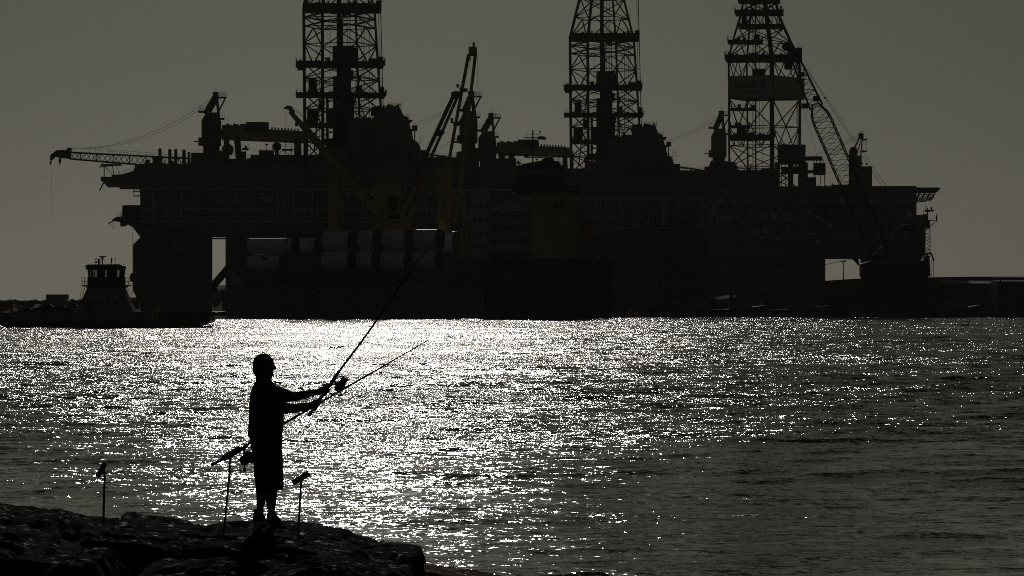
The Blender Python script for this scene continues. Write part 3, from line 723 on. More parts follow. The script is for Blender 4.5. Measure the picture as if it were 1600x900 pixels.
    for q in (-8, -4): s.bar(mb, (1331, 240, q), (1344, 214, q), 1.4); s.bar(mb, (1343, 262, q), (1347, 216, q), 1.3); s.bar(mb, (1337, 248, q), (1346, 216, q), .8)
    s.box(mb, 1341, 210, 1349, 218, -8, -4); s.bar(mb, (1343, 207, -6), (1353, 206, -6), .4); s.bar(mb, (1344, 206, -6), (1344, 212, -6), .4)
    for x in (1348, 1353): s.bar(mb, (x, 216, -8), (x, 238, -8), .35)
    s.box(mb, 1345, 237, 1354, 238.5, -9, -3); s.box(mb, 1346, 219, 1354, 220.5, -9, -3); mb.build('a_frame', 'steel', c)
    mb = MB(); s.bar(mb, (1342, 213, -6), (1268, 247, -6), .35); s.bar(mb, (1342, 217, -6), (1300, 236, -6), .35); mb.build('wire_rope', 'cable', c)
    mb = MB(); s.prism(mb, [(1330, 404), (1341, 404), (1342, 412), (1341, 416), (1336, 410)], -10, -6); mb.build('anchor', 'black', root)
    mb = MB(); s.bar(mb, (1285, 415, -10), (1332, 405, -10), .5); s.bar(mb, (1230, 428, -10), (1285, 415, -10), .5); mb.build('mooring_rope', 'cable', root)
    root.rotation_euler.z = rad(-4.9)
    return root
rig_c()
# ------------------------------------------------------------------ heavy-lift cargo ship
def ship():
    s = Site(1000); k = s.k
    root = thing('cargo_ship', (s.p(650, 470).x, 1000, 0), 'long dark cargo ship with tall yellow cranes, moored across the front of the rigs', 'ship')
    # hull sections along x: (px, top_py, half beam at deck, half beam at waterline, keel shift)
    def hull(name, secs, ytopf, m, yb=500):
        mb = MB(); rows = 8; n = len(secs); vs = []
        for (px, hd, hw) in secs:
            for side in (-1, 1):
                for r_ in range(rows+1):
                    t_ = r_/rows; y = ytopf(px)+(yb-ytopf(px))*t_
                    h = hw+(hd-hw)*(1-t_)**0.8
                    vs.append(s.p(px, y, side*h))
        fs = []; R1 = rows+1
        for i in range(n-1):
            for sd in (0, 1):
                for r_ in range(rows):
                    a = (i*2+sd)*R1+r_; b_ = ((i+1)*2+sd)*R1+r_; fs.append((a, b_, b_+1, a+1))
            a = i*2*R1; b_ = (i+1)*2*R1; fs.append((a, a+R1, b_+R1, b_)); fs.append((a+rows, b_+rows, b_+R1+rows, a+R1+rows))
        for i in (0, n-1):
            for r_ in range(rows):
                a = i*2*R1+r_; fs.append((a, a+1, a+1+R1, a+R1))
        mb.add(vs, fs); return mb.build(name, m, root)
    secs = [(364, 1, .4), (376, 5, 1.5), (395, 10, 6), (425, 14, 12.5), (480, 15, 15), (620, 15, 15), (760, 15, 15)]
    mbh = hull('hull', secs, lambda x: 447, 'greyhull')
    # raked stem plate and bulwark
    mb = MB(); s.prism(mb, [(355, 424), (364, 424), (384, 447), (372, 478), (366, 447)], -1.2, 1.2); mb.build('stem', 'white', root)
    hull('stern_hull', [(757, 15, 15), (830, 15, 15), (880, 14.5, 13), (915, 13.5, 9), (940, 12.5, 4), (956, 11.5, 2)], lambda x: 404 if x < 900 else 404+(x-900)*.05, 'blackhull', 500).parent = mbh
    mb = MB()
    for q in (-15.1, 14.9):
        s.box(mb, 380, 426, 757, 429, q, q+.25); s.box(mb, 378, 445, 757, 448, q, q+.3)
        for i in range(28):
            x = 384+i*13.6; s.box(mb, x, 429, x+1.6, 446, q, q+.3)
        s.box(mb, 382, 436, 757, 437.4, q, q+.2)
    mb.build('bulwark_frame', 'greyhull', root)
    mb = MB(); s.box(mb, 385, 430, 757, 447, -12.5, 12.5); s.box(mb, 392, 424, 735, 430, -11.5, 11.5); mb.build('hatch_deck', 'darksteel', root)
    for x, ch in ((466, 'P'), (507, 'A'), (540, 'C'), (574, 'C')):
        text('hull_lettering', ch, 3.3, s.p(x, 463, -15.12), 'letter', mbh)
    text('hull_lettering', 'PACC ZEALAND', 1.7, s.p(873, 444, -14.3), 'letter', mbh); text('hull_lettering', 'SINGAPORE', 1.2, s.p(875, 455, -13.5), 'letter', mbh)
    # stern accommodation
    mb = MB(); s.box(mb, 737, 300, 765, 404, -11, 11); s.box(mb, 765, 316, 832, 404, -9, 11)
    a = mb.build('accommodation', 'white', root)
    for i, y in enumerate((330, 352, 373, 392)):
        mb = MB(); s.box(mb, 764, y, 832, y+1.3, -12.5, 11); s.rail(mb, (766, y, -12.4), (830, y, -12.4), 6, 6, .2); mb.build('deck_walkway', 'white', a)
        for x in (741, 750, 759):
            mb = MB(); s.box(mb, x, y-10, x+3.5, y-5, -11.15, -10.9); mb.build('window', 'black', a)
        for x in (771, 782, 793, 804, 815):
            mb = MB(); s.box(mb, x, y+6, x+4, y+11, -9.15, -8.9); mb.build('window', 'black', a)
    mb = MB(); s.box(mb, 830, 302, 899, 404, -12, 12); mb.build('funnel_casing', 'yellow', root)
    mb = MB(); s.box(mb, 865, 317, 871, 326, -12.25, -11.9); s.box(mb, 874, 317, 881, 326, -12.25, -11.9); build_each(mb, 'casing_emblem', 'darkletter', root)
    mb = MB(); s.prism(mb, [(806, 302), (806, 262), (818, 258), (850, 252), (872, 254), (880, 266), (884, 302)], -10, 10); s.box(mb, 800, 292, 905, 302, -13, 13)
    br = mb.build('bridge', 'black', root)
    mb = MB(); s.box(mb, 808, 268, 878, 274, -10.2, -10); mb.build('bridge_window', 'glass', br)
    mb = MB(); mb.ball(s.p(859, 253, 0), 1.25, 1.25, 1.5); s.box(mb, 852, 255, 866, 264, -2, 2); mb.build('radar_dome', 'black', br)
    mb = MB(); s.vcyl(mb, 832.5, 203, 262, 1.0, 0, 6); s.box(mb, 819, 214.5, 848, 216, -.5, .5); s.box(mb, 820, 245.5, 849, 246.7, -.5, .5); s.box(mb, 827, 209, 842, 210, -.4, .4)
    s.vcyl(mb, 823.5, 206, 216, .4, 0, 5); s.vcyl(mb, 844, 205, 214, .5, 0, 5); mb.ball(s.p(844, 206, 0), .25); s.box(mb, 841, 213, 850, 218, -.6, .6); s.bar(mb, (846, 258, 0), (849, 247, 0), .5)
    s.box(mb, 819, 240, 826, 246, -.6, .6); s.rail(mb, (866, 259, -3), (878, 259, -3), 6, 3, .3); mb.build('signal_mast', 'black', br)
    mb = MB(); s.prism(mb, [(847, 213), (853, 214), (852.5, 219), (846.5, 218)], -.05, .05); mb.build('flag', 'red', br)
    mb = MB(); s.prism(mb, [(901, 330), (920, 350), (930, 378), (924, 382), (908, 362)], -3, 3); s.bar(mb, (902, 325, -4), (925, 404, -4), .8); mb.build('free_fall_lifeboat', 'orange', root)
    mb = MB(); s.rail(mb, (902, 404, -11), (954, 406, -10), 8, 7, .25); s.rail(mb, (902, 404, 11), (954, 406, 10), 8, 7, .25); s.box(mb, 934, 392, 950, 404, -5, 5); s.box(mb, 906, 396, 916, 404, -8, 0); mb.build('stern_railing', 'darksteel', root)
    # cranes
    def crane(ped, base, boom, hw, orange=False, tip=None):
        x0, x1, y0, y1 = ped; c_ = MB(); s.vcyl(c_, (x0+x1)/2, y1, base, (x1-x0)*.52, 10, 16); s.box(c_, x0, y0, (x0+x1)/2-1.5, y1, 6, 13); s.box(c_, (x0+x1)/2+1.5, y0, x1, y1, 6, 13); s.box(c_, x0, y1-12, x1, y1, 5.8, 13.2)
        c_ = c_.build('slewing_crane', 'yellow', root)
        return c_
    c1 = crane((583, 625, 286, 342), 372, None, 0)
    mb = MB(); P0, P1 = s.p(591, 335, 4), s.p(452, 173, 4)
    mb.tube([P0, P0.lerp(P1, .12), P0.lerp(P1, .75), P1], [.9, 1.35, 1.35, .75], 4); s.prism(mb, [(441, 168), (448, 163.5), (454, 164.5), (460, 174), (454, 178), (449, 170)], 3.2, 4.8)
    s.box(mb, 460, 190, 464, 196, 3.2, 5); mb.build('boom', 'yellow', c1)
    mb = MB()
    for x in (442.5, 446): s.bar(mb, (x, 168, 4), (x+.5, 206, 4), .2)
    for j in range(4): s.bar(mb, (452+j, 165, 4), (590+j*5, 288, 9), .18)
    mb.build('wire_rope', 'cable', c1)
    mb = MB(); s.box(mb, 511, 262, 528, 372, 6, 12); s.box(mb, 530.5, 272, 534, 372, 7, 11); mb.build('crane_post', 'yellow', root)
    c2 = crane((604, 640, 306, 345), 372, None, 0)
    mb = MB(); s.bar(mb, (630, 318, 2), (708, 150, 2), 4.2); s.bar(mb, (633, 338, 2), (714, 152, 2), 3.2)
    s.prism(mb, [(705, 144), (712, 141.5), (719, 143), (720, 150), (714, 155), (704, 152)], .8, 3.2); s.prism(mb, [(680, 204), (690, 202), (695, 206), (690, 212), (680, 212)], 1, 3); mb.build('boom', 'darksteel', c2)
    mb = MB(); s.bar(mb, (640, 322, 1), (706, 168, 1), 2.0); mb.build('hydraulic_ram', 'orange', c2)
    mb = MB()
    for j in range(4): s.bar(mb, (705, 150+j, 2), (633+j*9, 292+j*3, 8), .2)
    mb.build('wire_rope', 'cable', c2)
    c3 = crane((683, 704, 262, 340), 372, None, 0)
    mb = MB(); s.bar(mb, (684, 345, 2), (732, 84, 2), 3.6); s.bar(mb, (712, 345, 4), (743, 80, 4), 3.6)
    s.box(mb, 732, 73, 745, 86, 1, 5); s.vcyl(mb, 740, 65, 73, 2.1, 3, 8); s.bar(mb, (731, 72, 3), (738, 72, 3), .5); s.box(mb, 730, 86, 735, 92, 2, 4)
    s.prism(mb, [(718, 136), (731, 138), (730, 142), (718, 143)], 1, 5); s.prism(mb, [(708, 190), (722, 189), (722, 195), (708, 196)], 1, 5); s.box(mb, 706, 220, 718, 222, 1, 5)
    s.vcyl(mb, 715, 131, 136.5, 2.2, 1, 8); s.vcyl(mb, 706, 184, 192, 2.2, 1, 8); mb.build('boom', 'yellow', c3)
    mb = MB(); s.bar(mb, (745.5, 84, 3), (746, 140, 3), .25)
    for j in range(3): s.bar(mb, (734+j, 90, 3), (716+j*3, 142, 3), .3)
    mb.build('wire_rope', 'cable', c3)
    mb = MB(); s.box(mb, 728, 345, 732, 404, -6, -4); s.box(mb, 723, 366, 726, 404, -6, -4); s.vcyl(mb, 722, 358, 404, 3.5, 0); mb.build('deck_post', 'yellow', root)
    # cargo: tower sections lying on the hatches, each a thing of its own
    def section(x0, x1, yc, r_, d, label):
        t_ = thing('tower_section', s.p((x0+x1)/2, yc+r_, d), label, 'cylinder', 'tower sections lying on the cargo ship deck')
        hl = ((x1-x0)/2*k)/math.cos(rad(20)); cc = t_.location+Vector((0, 0, r_*k)); rr_ = r_*k; X_ = Vector((1, 0, 0))
        mb = MB(); mb.tube([cc-X_*hl, cc-X_*(hl-.12), cc+X_*(hl-.12), cc+X_*hl], [rr_-.12, rr_, rr_, rr_-.12], 48); mb.build('shell', 'cargo', t_)
        for e in (-1, 1):
            mb = MB(); mb.tube([cc+X_*e*(hl-.62), cc+X_*e*(hl+.03)], rr_+.10, 48); mb.build('end_flange', 'saddle', t_)
        t_.rotation_euler.z = rad(-20)
    up = [(506, 554, 'tied next to the gap'), (561, 592, 'the shortest of the row'), (598, 642, 'between the shortest one and the last'), (648, 690, 'below the tall twin crane boom')]
    for i, (x0, x1, d_) in enumerate(up):
        lv = -0.9*i*.9
        section(x0, x1, 377+lv, 15.6, -5.5, 'pale tower section, long stack upper tier, '+d_)
        section(x0-1, x1-1, 409+lv*.3, 15.4, -6.5, 'pale tower section, long stack lower tier, '+d_)
    section(388, 466, 385.5, 12.8, -6, 'pale tower section on top at the bow end of the ship')
    section(420, 499, 385, 12.5, 1.5, 'pale tower section behind the front one at the bow end, poking out past it')
    section(389, 447, 412.5, 13.2, -6, 'short pale tower section at the bottom of the bow end pile')
    section(648, 716, 377, 15.6, 3.5, 'tower section of the rear row whose dark round end shows beside the white post')
    mb = MB()
    for x in (392, 420, 444, 508, 545, 565, 585, 602, 636, 652, 686): s.box(mb, x, 420, x+2.5, 426, -9.5, 6)
    build_each(mb, 'cargo_cradle', 'darksteel', root)
ship()

# ------------------------------------------------------------------ crawler crane, barges, tugs and sheds on the right
def right_bank():
    s = Site(1045); k = s.k
    # long flat deck barge carrying the crane
    def barge(x0, x1, yt, label, m, Y=1045, d=9):
        q = Site(Y); t_ = thing('deck_barge', (q.p((x0+x1)/2, 470).x, Y, 0), label, 'barge', 'barges moored along the bank')
        mb = MB(); q.prism(mb, [(x0, yt), (x1, yt), (x1, 489), (x1-7, 499), (x0+7, 499), (x0, 489)], -d, d); h = mb.build('hull', m, t_)
        mb = MB(); q.box(mb, x0, yt-1.2, x1, yt+.6, -d-.3, d+.3); mb.build('rubbing_strake', 'black', h)
        for i in range(max(2, int((x1-x0)/24))):
            mb = MB(); x = x0+12+i*24; mb.tube([q.p(x, yt+5, -d-.4), q.p(x+.01, yt+5, -d-.05)], 3.1*q.k, 12); mb.build('tyre_fender', 'black', t_)
        for x in (x0+6, x1-8):
            mb = MB(); q.vcyl(mb, x, yt-4, yt, 1.4, -d+1, 8); mb.build('bollard', 'black', t_)
    barge(1322, 1550, 476, 'grey walled barge under the big lattice crane', 'greyhull')
    barge(1008, 1318, 484, 'low black barge between the cargo ship stern and the lattice crane', 'blackhull', 1052, 8)
    barge(1553, 1690, 441, 'tall dark barge end cut off by the frame edge beside the shed', 'blackhull', 1049, 7)
    t_ = thing('crawler_crane', s.p(1395, 476), 'tall black lattice boom crane standing on the grey barge in front of the outer rig', 'crane')
    mb = MB(); s.box(mb, 1347, 432, 1448, 470, -4, 5); s.prism(mb, [(1345, 432), (1345, 412), (1360, 408), (1440, 408), (1446, 398), (1450, 400), (1452, 432)], -3.5, 4.5); mb.build('machinery_house', 'black', t_)
    mb = MB(); s.prism(mb, [(1364, 411.5), (1376, 409), (1418, 408.5), (1434, 411.5), (1434, 413), (1364, 413)], -6, -3.4); mb.build('tarpaulin', 'red', t_)
    for d_ in (-7, 4):
        mb = MB(); s.box(mb, 1350, 467, 1446, 476, d_, d_+2.4); c_ = mb.build('crawler_track', 'darksteel', t_)
        for i in range(12):
            mb = MB(); s.box(mb, 1352+i*8, 465.5, 1356+i*8, 467, d_, d_+2.4); mb.build('track_shoe', 'darksteel', c_)
    mb = MB(); foot, tip = s.p(1382, 412, 0), s.p(1234, 72, 0)
    mid = foot.lerp(tip, .735)
    mb.lattice(foot, mid, 4.8, 4.8, 30, .21, .095, h0=4.9, h1=4.9, taper0=.08, taper1=.08)
    b_ = mb.build('boom', 'black', t_)
    mb = MB(); mb.lattice(mid-(tip-mid).normalized()*1.0, tip, 2.8, 1.7, 12, .21, .11, h0=3.6, h1=1.8); s.box(mb, 1253, 162, 1262, 169, -2, 2); s.box(mb, 1271, 150, 1280, 158, -2, 2); mb.build('upper_boom', 'black', b_)
    mb = MB(); mb.ball(s.p(1229, 73, 0), 1.3, .9, 1.2); mb.ball(s.p(1235, 76, 0), 1.25, .9, 1.1); s.bar(mb, (1228, 66, 0), (1241, 84, 0), 2.2); s.box(mb, 1237, 76, 1247, 88, -.8, .8); mb.ball(s.p(1254, 116, 0), .7); mb.build('sheave_head', 'black', b_)
    mb = MB()
    for e in (0, 6): s.bar(mb, (1246+e*.3, 88, -1+e*.3), (1422+e, 360-e, -1+e*.3), .38)
    s.bar(mb, (1422, 360, 0), (1444, 404, 0), .5)
    s.bar(mb, (1252, 160, 0), (1279, 250, 0), .22); s.bar(mb, (1255, 160, 0), (1300, 250, 0), .22); s.bar(mb, (1279, 250, 0), (1338, 404, 0), .22); s.bar(mb, (1300, 250, 0), (1375, 404, 0), .22)
    for x, y in ((1289, 153), (1347, 255), (1354, 256)): mb.ball(s.p(x, y, 0), .28)
    mb.build('pendant_rope', 'cable', t_)
    mb = MB(); s.box(mb, 1408, 352, 1430, 361, -1.5, 1.5); mb.ball(s.p(1414, 356, 0), 1.4, 1.2, .9); s.bar(mb, (1418, 360, 1), (1436, 410, 1), 1.0); s.bar(mb, (1428, 358, -1), (1446, 408, -1), .8)
    mb.build('gantry_mast', 'black', t_)
    mb = MB(); s.bar(mb, (1436, 398, -5), (1452, 396, -5), 2); s.bar(mb, (1452, 396, -5), (1456, 408, -5), 1.6); s.bar(mb, (1446, 402, -5), (1442, 430, -5), 1.2); s.bar(mb, (1455.5, 405, -5), (1455.5, 462, -5), .5); s.bar(mb, (1452.5, 405, -5), (1452.5, 462, -5), .3); mb.build('loading_arm', 'black', t_)
    # tugs moored in front of the bank
    def tug(x, Y, w_, label, m):
        q = Site(Y); t2 = thing('tugboat', (q.p(x, 470).x, Y, 0), label, 'tugboat', 'tugboats moored along the bank')
        z = q.k; X = q.p(x, 0).x; L = w_*z
        mb = MB(); secs = [(-.5, 1.2), (-.42, 2.6), (-.2, 3.4), (.2, 3.4), (.4, 2.4), (.5, .4)]
        vs, fs = [], []
        for (u, h) in secs:
            top = 2.2+1.2*max(0, u)*2
            for sd in (-1, 1): vs += [(X+u*L, Y+sd*h, top), (X+u*L*.94, Y+sd*h*.75, -.4)]
        for i in range(len(secs)-1):
            a = i*4; b2 = a+4; fs += [(a, b2, b2+1, a+1), (a+2, a+3, b2+3, b2+2), (a, a+2, b2+2, b2), (a+1, b2+1, b2+3, a+3)]
        fs += [(0, 1, 3, 2), (len(vs)-4, len(vs)-2, len(vs)-1, len(vs)-3)]
        mb.add(vs, fs); h_ = mb.build('hull', m, t2)
        mb = MB(); mb.box(X-.12*L, X+.26*L, Y-2.2, Y+2.2, 2.3, 4.9); mb.box(X-.14*L, X+.28*L, Y-2.5, Y+2.5, 4.9, 5.1); c_ = mb.build('deckhouse', 'greyhull', t2)
        mb = MB(); mb.loft([(X+.1*L, Y, 5.1, .1*L, 1.7), (X+.1*L, Y, 7.0, .115*L, 1.9)], 8, 4); mb.loft([(X+.1*L, Y, 7.0, .13*L, 2.2), (X+.1*L, Y, 7.25, .13*L, 2.2)], 8, 4); mb.build('wheelhouse', 'steel', t2)
        mb = MB(); mb.tube([(X+.02*L, Y, 7.2), (X+.02*L, Y, 10.4)], .1, 6); mb.box(X-.04*L, X+.08*L, Y-.1, Y+.1, 9.3, 9.45); mb.ball((X+.02*L, Y, 10.4), .22); mb.build('mast', 'black', t2)
        for sd in (-1, 1):
            mb = MB(); mb.tube([(X-.08*L, Y+sd*1.3, 4.9), (X-.08*L, Y+sd*1.3, 7.3)], .4, 10); mb.build('funnel', 'black', t2)
        for i in range(5):
            mb = MB(); xx = X-.36*L+i*.16*L; mb.tube([(xx, Y-3.75, 1.5), (xx, Y-3.4, 1.5)], .5, 10); mb.build('tyre_fender', 'black', t2)
    tug(1150, 1038, 92, 'small dark tug in front of the low barge, nearest the cargo ship stern', 'blackhull')
    tug(1245, 1036, 110, 'larger tug with twin funnels beside the opening under the outer rig', 'greyhull')
    tug(1490, 1030, 80, 'tug lying outside the grey walled barge near the shed', 'blackhull')
    # sheds
    q = Site(1110)
    def shed(x0, x1, ye, yr, label, d, m, YY, dep=14):
        q = Site(YY); t2 = thing('storage_shed', (q.p((x0+x1)/2, 470).x, YY, 3), label, 'shed', 'sheds on the bank')
        mb = MB(); q.prism(mb, [(x0, ye), (x1, ye), (x1, 492), (x0, 492)], -dep, dep); b2 = mb.build('wall', m, t2)
        a = q.p(x0-2, ye, -dep-1); b_ = q.p(x1+2, ye, dep+1); zr = q.p(0, yr).z; mb = MB()
        mb.add([(a.x, a.y, a.z), (b_.x, a.y, a.z), (b_.x, YY, zr), (a.x, YY, zr), (a.x, b_.y, a.z), (b_.x, b_.y, a.z), (a.x, a.y, a.z-.3), (b_.x, a.y, a.z-.3), (a.x, b_.y, a.z-.3), (b_.x, b_.y, a.z-.3)],
               [(0, 1, 2, 3), (3, 2, 5, 4), (0, 6, 7, 1), (4, 5, 9, 8), (0, 3, 4), (1, 5, 2), (6, 8, 9, 7), (0, 4, 8, 6), (1, 7, 9, 5)]); mb.build('roof', 'shed', t2)
        n = int((x1-x0)/26)
        for i in range(n):
            mb = MB(); x = x0+10+i*26; q.box(mb, x, ye+12, x+12, 490, -dep-.15, -dep+.1); mb.build('roller_door', 'darksteel', t2)
    shed(1474, 1700, 443, 438, 'long low shed on the bank with light catching its roof edge', 0, 'shed', 1082, 9)
    shed(1512, 1700, 436, 432, 'taller dark shed behind the long low one, running out of the frame', 0, 'shed', 1150, 14)
    # containers, vehicles and light poles on the bank
    rr = random.Random(31); q = Site(1058)
    cols = ['shed', 'steel', 'darksteel', 'greyhull', 'shed', 'white']
    for i, x in enumerate((965, 985, 1012, 1100, 1122, 1186, 1206, 1296)):
        Y = 1062 if x > 1000 else 1046
        X = (x-800)*Y/F; z = 0.0; h = 2.6
        zb = quay_h(X, 1072) if x > 1000 else 0
        if x < 1000:                                   # floating workboats beyond the ship's stern
            t2 = thing('workboat', (X, Y, 0), ['small low workboat just past the cargo ship stern', 'second small workboat from the cargo ship stern, with a lighter cabin'][i % 2], 'boat', 'workboats by the ship stern')
            mb = MB(); mb.loft([(X, Y, -.3, 1.6, .9), (X, Y, .9, 2.0, 1.2), (X, Y, 1.1, 2.0, 1.2)], 16, 3); mb.build('hull', 'blackhull', t2)
            mb = MB(); mb.loft([(X-.3, Y, 1.1, .9, .8), (X-.3, Y, 2.5, .8, .75)], 12, 4); mb.build('cabin', cols[3+i*2], t2); continue
        t2 = thing('shipping_container', (X, Y, zb), ['steel box container on the bank above the low barge', 'faded container standing alone above the first tug', 'dull container beside a paler one above the tugs', 'grey container above the gap between two tugs',
             'container next to the grey one above the larger tug', 'container at the foot of the opening under the outer rig'][i-2], 'container', 'containers on the bank')
        # they stand on the low barge deck
        zb = Site(1052).p(0, 484).z
        t2.location = (X, 1052, zb+.2)
        mb = MB(); mb.box(X-3, X+3, 1050.8, 1053.2, zb+.2, zb+2.8); bd = mb.build('container_wall', cols[i % 5], t2)
        for j in range(14):
            mb2 = MB(); mb2.box(X-2.9+j*.43, X-2.75+j*.43, 1050.72, 1050.8, zb+.3, zb+2.7)
            if j in (0, 13): mb2.build('corner_post', cols[i % 5], t2)
    car_i = 0
    for x, c_, lb in ((1031, 'carlight', 'silver car parked at the low end of the bank, roof glinting'), (1043, 'car', 'dark car parked between the two silver ones on the bank'), (1055, 'carlight', 'silver car with the brightest roof glint on the bank'), (1068, 'car', 'dark car at the upper end of the parked row on the bank')):
        car(q.p(x, 0).x, 1058, Site(1052).p(0, 484).z+.2, 4.2, c_, lb, 'cars parked on the low barge')
    for x, y0 in ((1095, 440), (1201, 408), (1232, 420), (1318, 424)):
        zz = quay_h((x-800)*1100/F, 1100); q = Site(1100); t2 = thing('light_pole', (q.p(x, 0).x, 1100, zz), 'thin light pole on the bank '+{1095: 'above the parked cars', 1201: 'between the two rigs, taller than the rest', 1232: 'above the larger tug', 1318: 'in the opening under the outer rig', 1506: 'in front of the sheds'}[x], 'light pole', 'light poles on the bank')
        X = q.p(x, 0).x; top = max(q.p(x, y0).z, zz+5)
        mb = MB(); mb.tube([(X, 1100, zz-.5), (X, 1100, top)], [.16, .1], 6); mb.build('pole', 'darksteel', t2)
        mb = MB(); mb.box(X-.7, X+.7, 1099.7, 1100.3, top, top+.35); mb.build('lamp_head', 'darksteel', t2)

def car(X, Y, z, L, m, label, group):
    t_ = thing('parked_car', (X, Y, z), label, 'car', group)
    h = L*.33; prof = [(-.5, .18), (-.5, .52), (-.44, .62), (-.28, .66), (-.16, .96), (.16, 1.0), (.30, .68), (.46, .58), (.5, .45), (.5, .18)]
    mb = MB(); mb.prism([(X+u*L, z+.25+v*h) for u, v in prof], Y-.85, Y+.85); mb.build('body', m, t_)
    mb = MB(); mb.prism([(X+u*L, z+.25+v*h) for u, v in [(-.24, .68), (-.15, .9), (.14, .93), (.25, .70)]], Y-.87, Y+.87); mb.build('window', 'black', t_)
    for u in (-.31, .31):
        for sd in (-.86, .70):
            mb = MB(); mb.tube([(X+u*L, Y+sd, z+.33), (X+u*L, Y+sd+.18, z+.33)], .33, 14); mb.build('wheel', 'black', t_)
    return t_
right_bank()

# ------------------------------------------------------------------ ferry and its cars
def ferry():
    s = Site(640); k = s.k
    root = thing('car_ferry', (s.p(165, 470).x, 640, 0), 'open deck grey car ferry with a central wheelhouse, crossing in front of the rig', 'ferry')
    mb = MB(); s.prism(mb, [(3, 506), (8, 501), (326, 500), (333, 501.5), (305, 512), (27, 513.5)], -7, 7); h_ = mb.build('hull', 'blackhull', root)
    mb = MB()
    for q in (-7.1, 6.9): s.prism(mb, [(8, 502), (9, 489.5), (28, 487.5), (252, 487), (253, 502)], q, q+.2)
    for q in (-7.15, 6.95): s.box(mb, 8, 488.3, 252, 489, q-.05, q+.28)
    build_each(mb, 'bulwark', 'ferrygrey', root)
    mb = MB(); s.box(mb, 8, 497, 332, 501, -6.9, 6.9); mb.build('vehicle_deck', 'darksteel', root)
    for q in (-7, 7):
        mb = MB(); s.box(mb, 253, 487.5, 331, 489.5, q-.1, q+.1); s.box(mb, 253, 489.5, 330, 501, q-.05, q+.05)
        for i in range(8): s.box(mb, 256+i*10, 487.5, 257.2+i*10, 501, q-.12, q+.12)
        mb.build('side_railing', 'darksteel', root)
    for x, yt in ((8.5, 474), (250, 469), (322, 468)):
        for q in (-6.6, 6.2):
            mb = MB(); s.box(mb, x, yt, x+4.6, 501, q, q+.5); mb.build('ramp_post', 'yellow', root)
    for x in (12.5, 200, 208):
        mb = MB(); s.vcyl(mb, x, 467 if x < 100 else 470, 488, .25, -6.5, 5); mb.build('pole', 'cable', root)
    for x in (20, 50, 82, 115, 150, 188, 222):
        mb = MB(); mb.tube([s.p(x, 500, -7.5), s.p(x+.01, 500, -7.1)], 3.2*k, 12); mb.build('tyre_fender', 'black', root)
    # deckhouse (tapers upwards), upper deck, wheelhouse with see-through windows
    mb = MB(); s.prism(mb, [(122, 488), (139, 450), (194, 450), (211, 487), (211, 500), (122, 500)], -2.6, 2.6); dh = mb.build('deckhouse', 'ferrygrey', root)
    mb = MB()
    for x in (146, 158, 170, 182): s.box(mb, x, 470, x+4, 476, -2.68, -2.55)
    s.box(mb, 138, 478, 146, 498, -2.68, -2.55); build_each(mb, 'window', 'black', dh)
    mb = MB(); s.box(mb, 139.5, 433, 193.5, 450, -2.3, 2.3); s.box(mb, 137, 447, 196, 449.5, -2.9, 2.9); wh = mb.build('wheelhouse', 'black', root)
    mb = MB(); s.prism(mb, [(136, 415.5), (141, 413.5), (190, 413), (194.5, 415.5), (193.5, 421.5), (137.5, 421.5)], -2.9, 2.9); mb.build('wheelhouse_roof', 'black', wh)
    for (x0, x1, x2, x3) in ((140.5, 144, 139, 143), (149.5, 150.5, 149.5, 150.5), (153.5, 162.5, 153.5, 162.5), (169, 181, 169, 181), (188.5, 192.5, 189, 193.5)):
        for q in (-2.3, 2.0):
            mb = MB(); s.prism(mb, [(x2, 421), (x3, 421), (x1, 434), (x0, 434)], q, q+.3); mb.build('window_post', 'black', wh)
    for q in (-2.2, 2.15):
        mb = MB(); s.box(mb, 143.5, 421.5, 189, 433, q, q+.05); mb.build('window_pane', 'glass', wh)
    for (x0, x1) in ((129.5, 139.5), (193.5, 203)):
        mb = MB(); s.box(mb, x0, 445.5, x1, 447.5, -2, 2)
        for q in (-2, 2): s.rail(mb, (x0, 446, q), (x1, 446, q), 12, 4.5, .35); s.rail(mb, (x0, 446, q), (x1, 446, q), 7, 9, .3)
        mb.build('side_platform', 'darksteel', wh)
    mb = MB()
    for q in (-2, 2):
        s.bar(mb, (135, 447, q), (123, 486, q), .45); s.bar(mb, (131, 447, q), (124, 478, q), .3); s.bar(mb, (197, 447, q), (209, 486, q), .45); s.bar(mb, (196, 447, q), (198, 462, q), .3)
    build_each(mb, 'stay', 'cable', wh)
    mb = MB(); s.vcyl(mb, 160, 401, 414, .9, 0, 8); s.box(mb, 155.5, 400, 166, 401.6, -.4, .4); mb.ball(s.p(160, 403.5, 0), .22); s.bar(mb, (161, 403, 0), (167, 414, 0), .3); mb.build('radar_mast', 'black', wh)
    mb = MB(); s.vcyl(mb, 154.5, 404, 414, 1.5, 0, 8); s.box(mb, 148, 404.5, 157, 405.5, -.2, .2); s.vcyl(mb, 148.8, 404, 414, .3, 0, 5); s.box(mb, 148, 408.5, 157, 410.5, -.3, .3)
    s.vcyl(mb, 174.2, 403, 414, .7, 0, 8); mb.ball(s.p(174.2, 405, 0), .17); mb.ball(s.p(174.2, 409, 0), .15); s.vcyl(mb, 180, 402.5, 414, .45, 0, 6); mb.ball(s.p(180, 403.5, 0), .1)
    for x in (137.5, 192.5): s.vcyl(mb, x, 412.5, 420, .5, 0, 6)
    for x in (187, 151): s.vcyl(mb, x, 399, 414, .12, 0, 4)
    build_each(mb, 'aerial', 'black', wh)
    z = s.p(0, 497).z
    car(s.p(45, 0).x, 637, z+.02, 4.3, 'car', 'dark car at the open end of the ferry, farthest from the wheelhouse', 'cars riding on the ferry')
    car(s.p(74, 0).x, 638.5, z+.5, 4.6, 'car', 'dark car on the ferry with a bright glint on its roof', 'cars riding on the ferry')
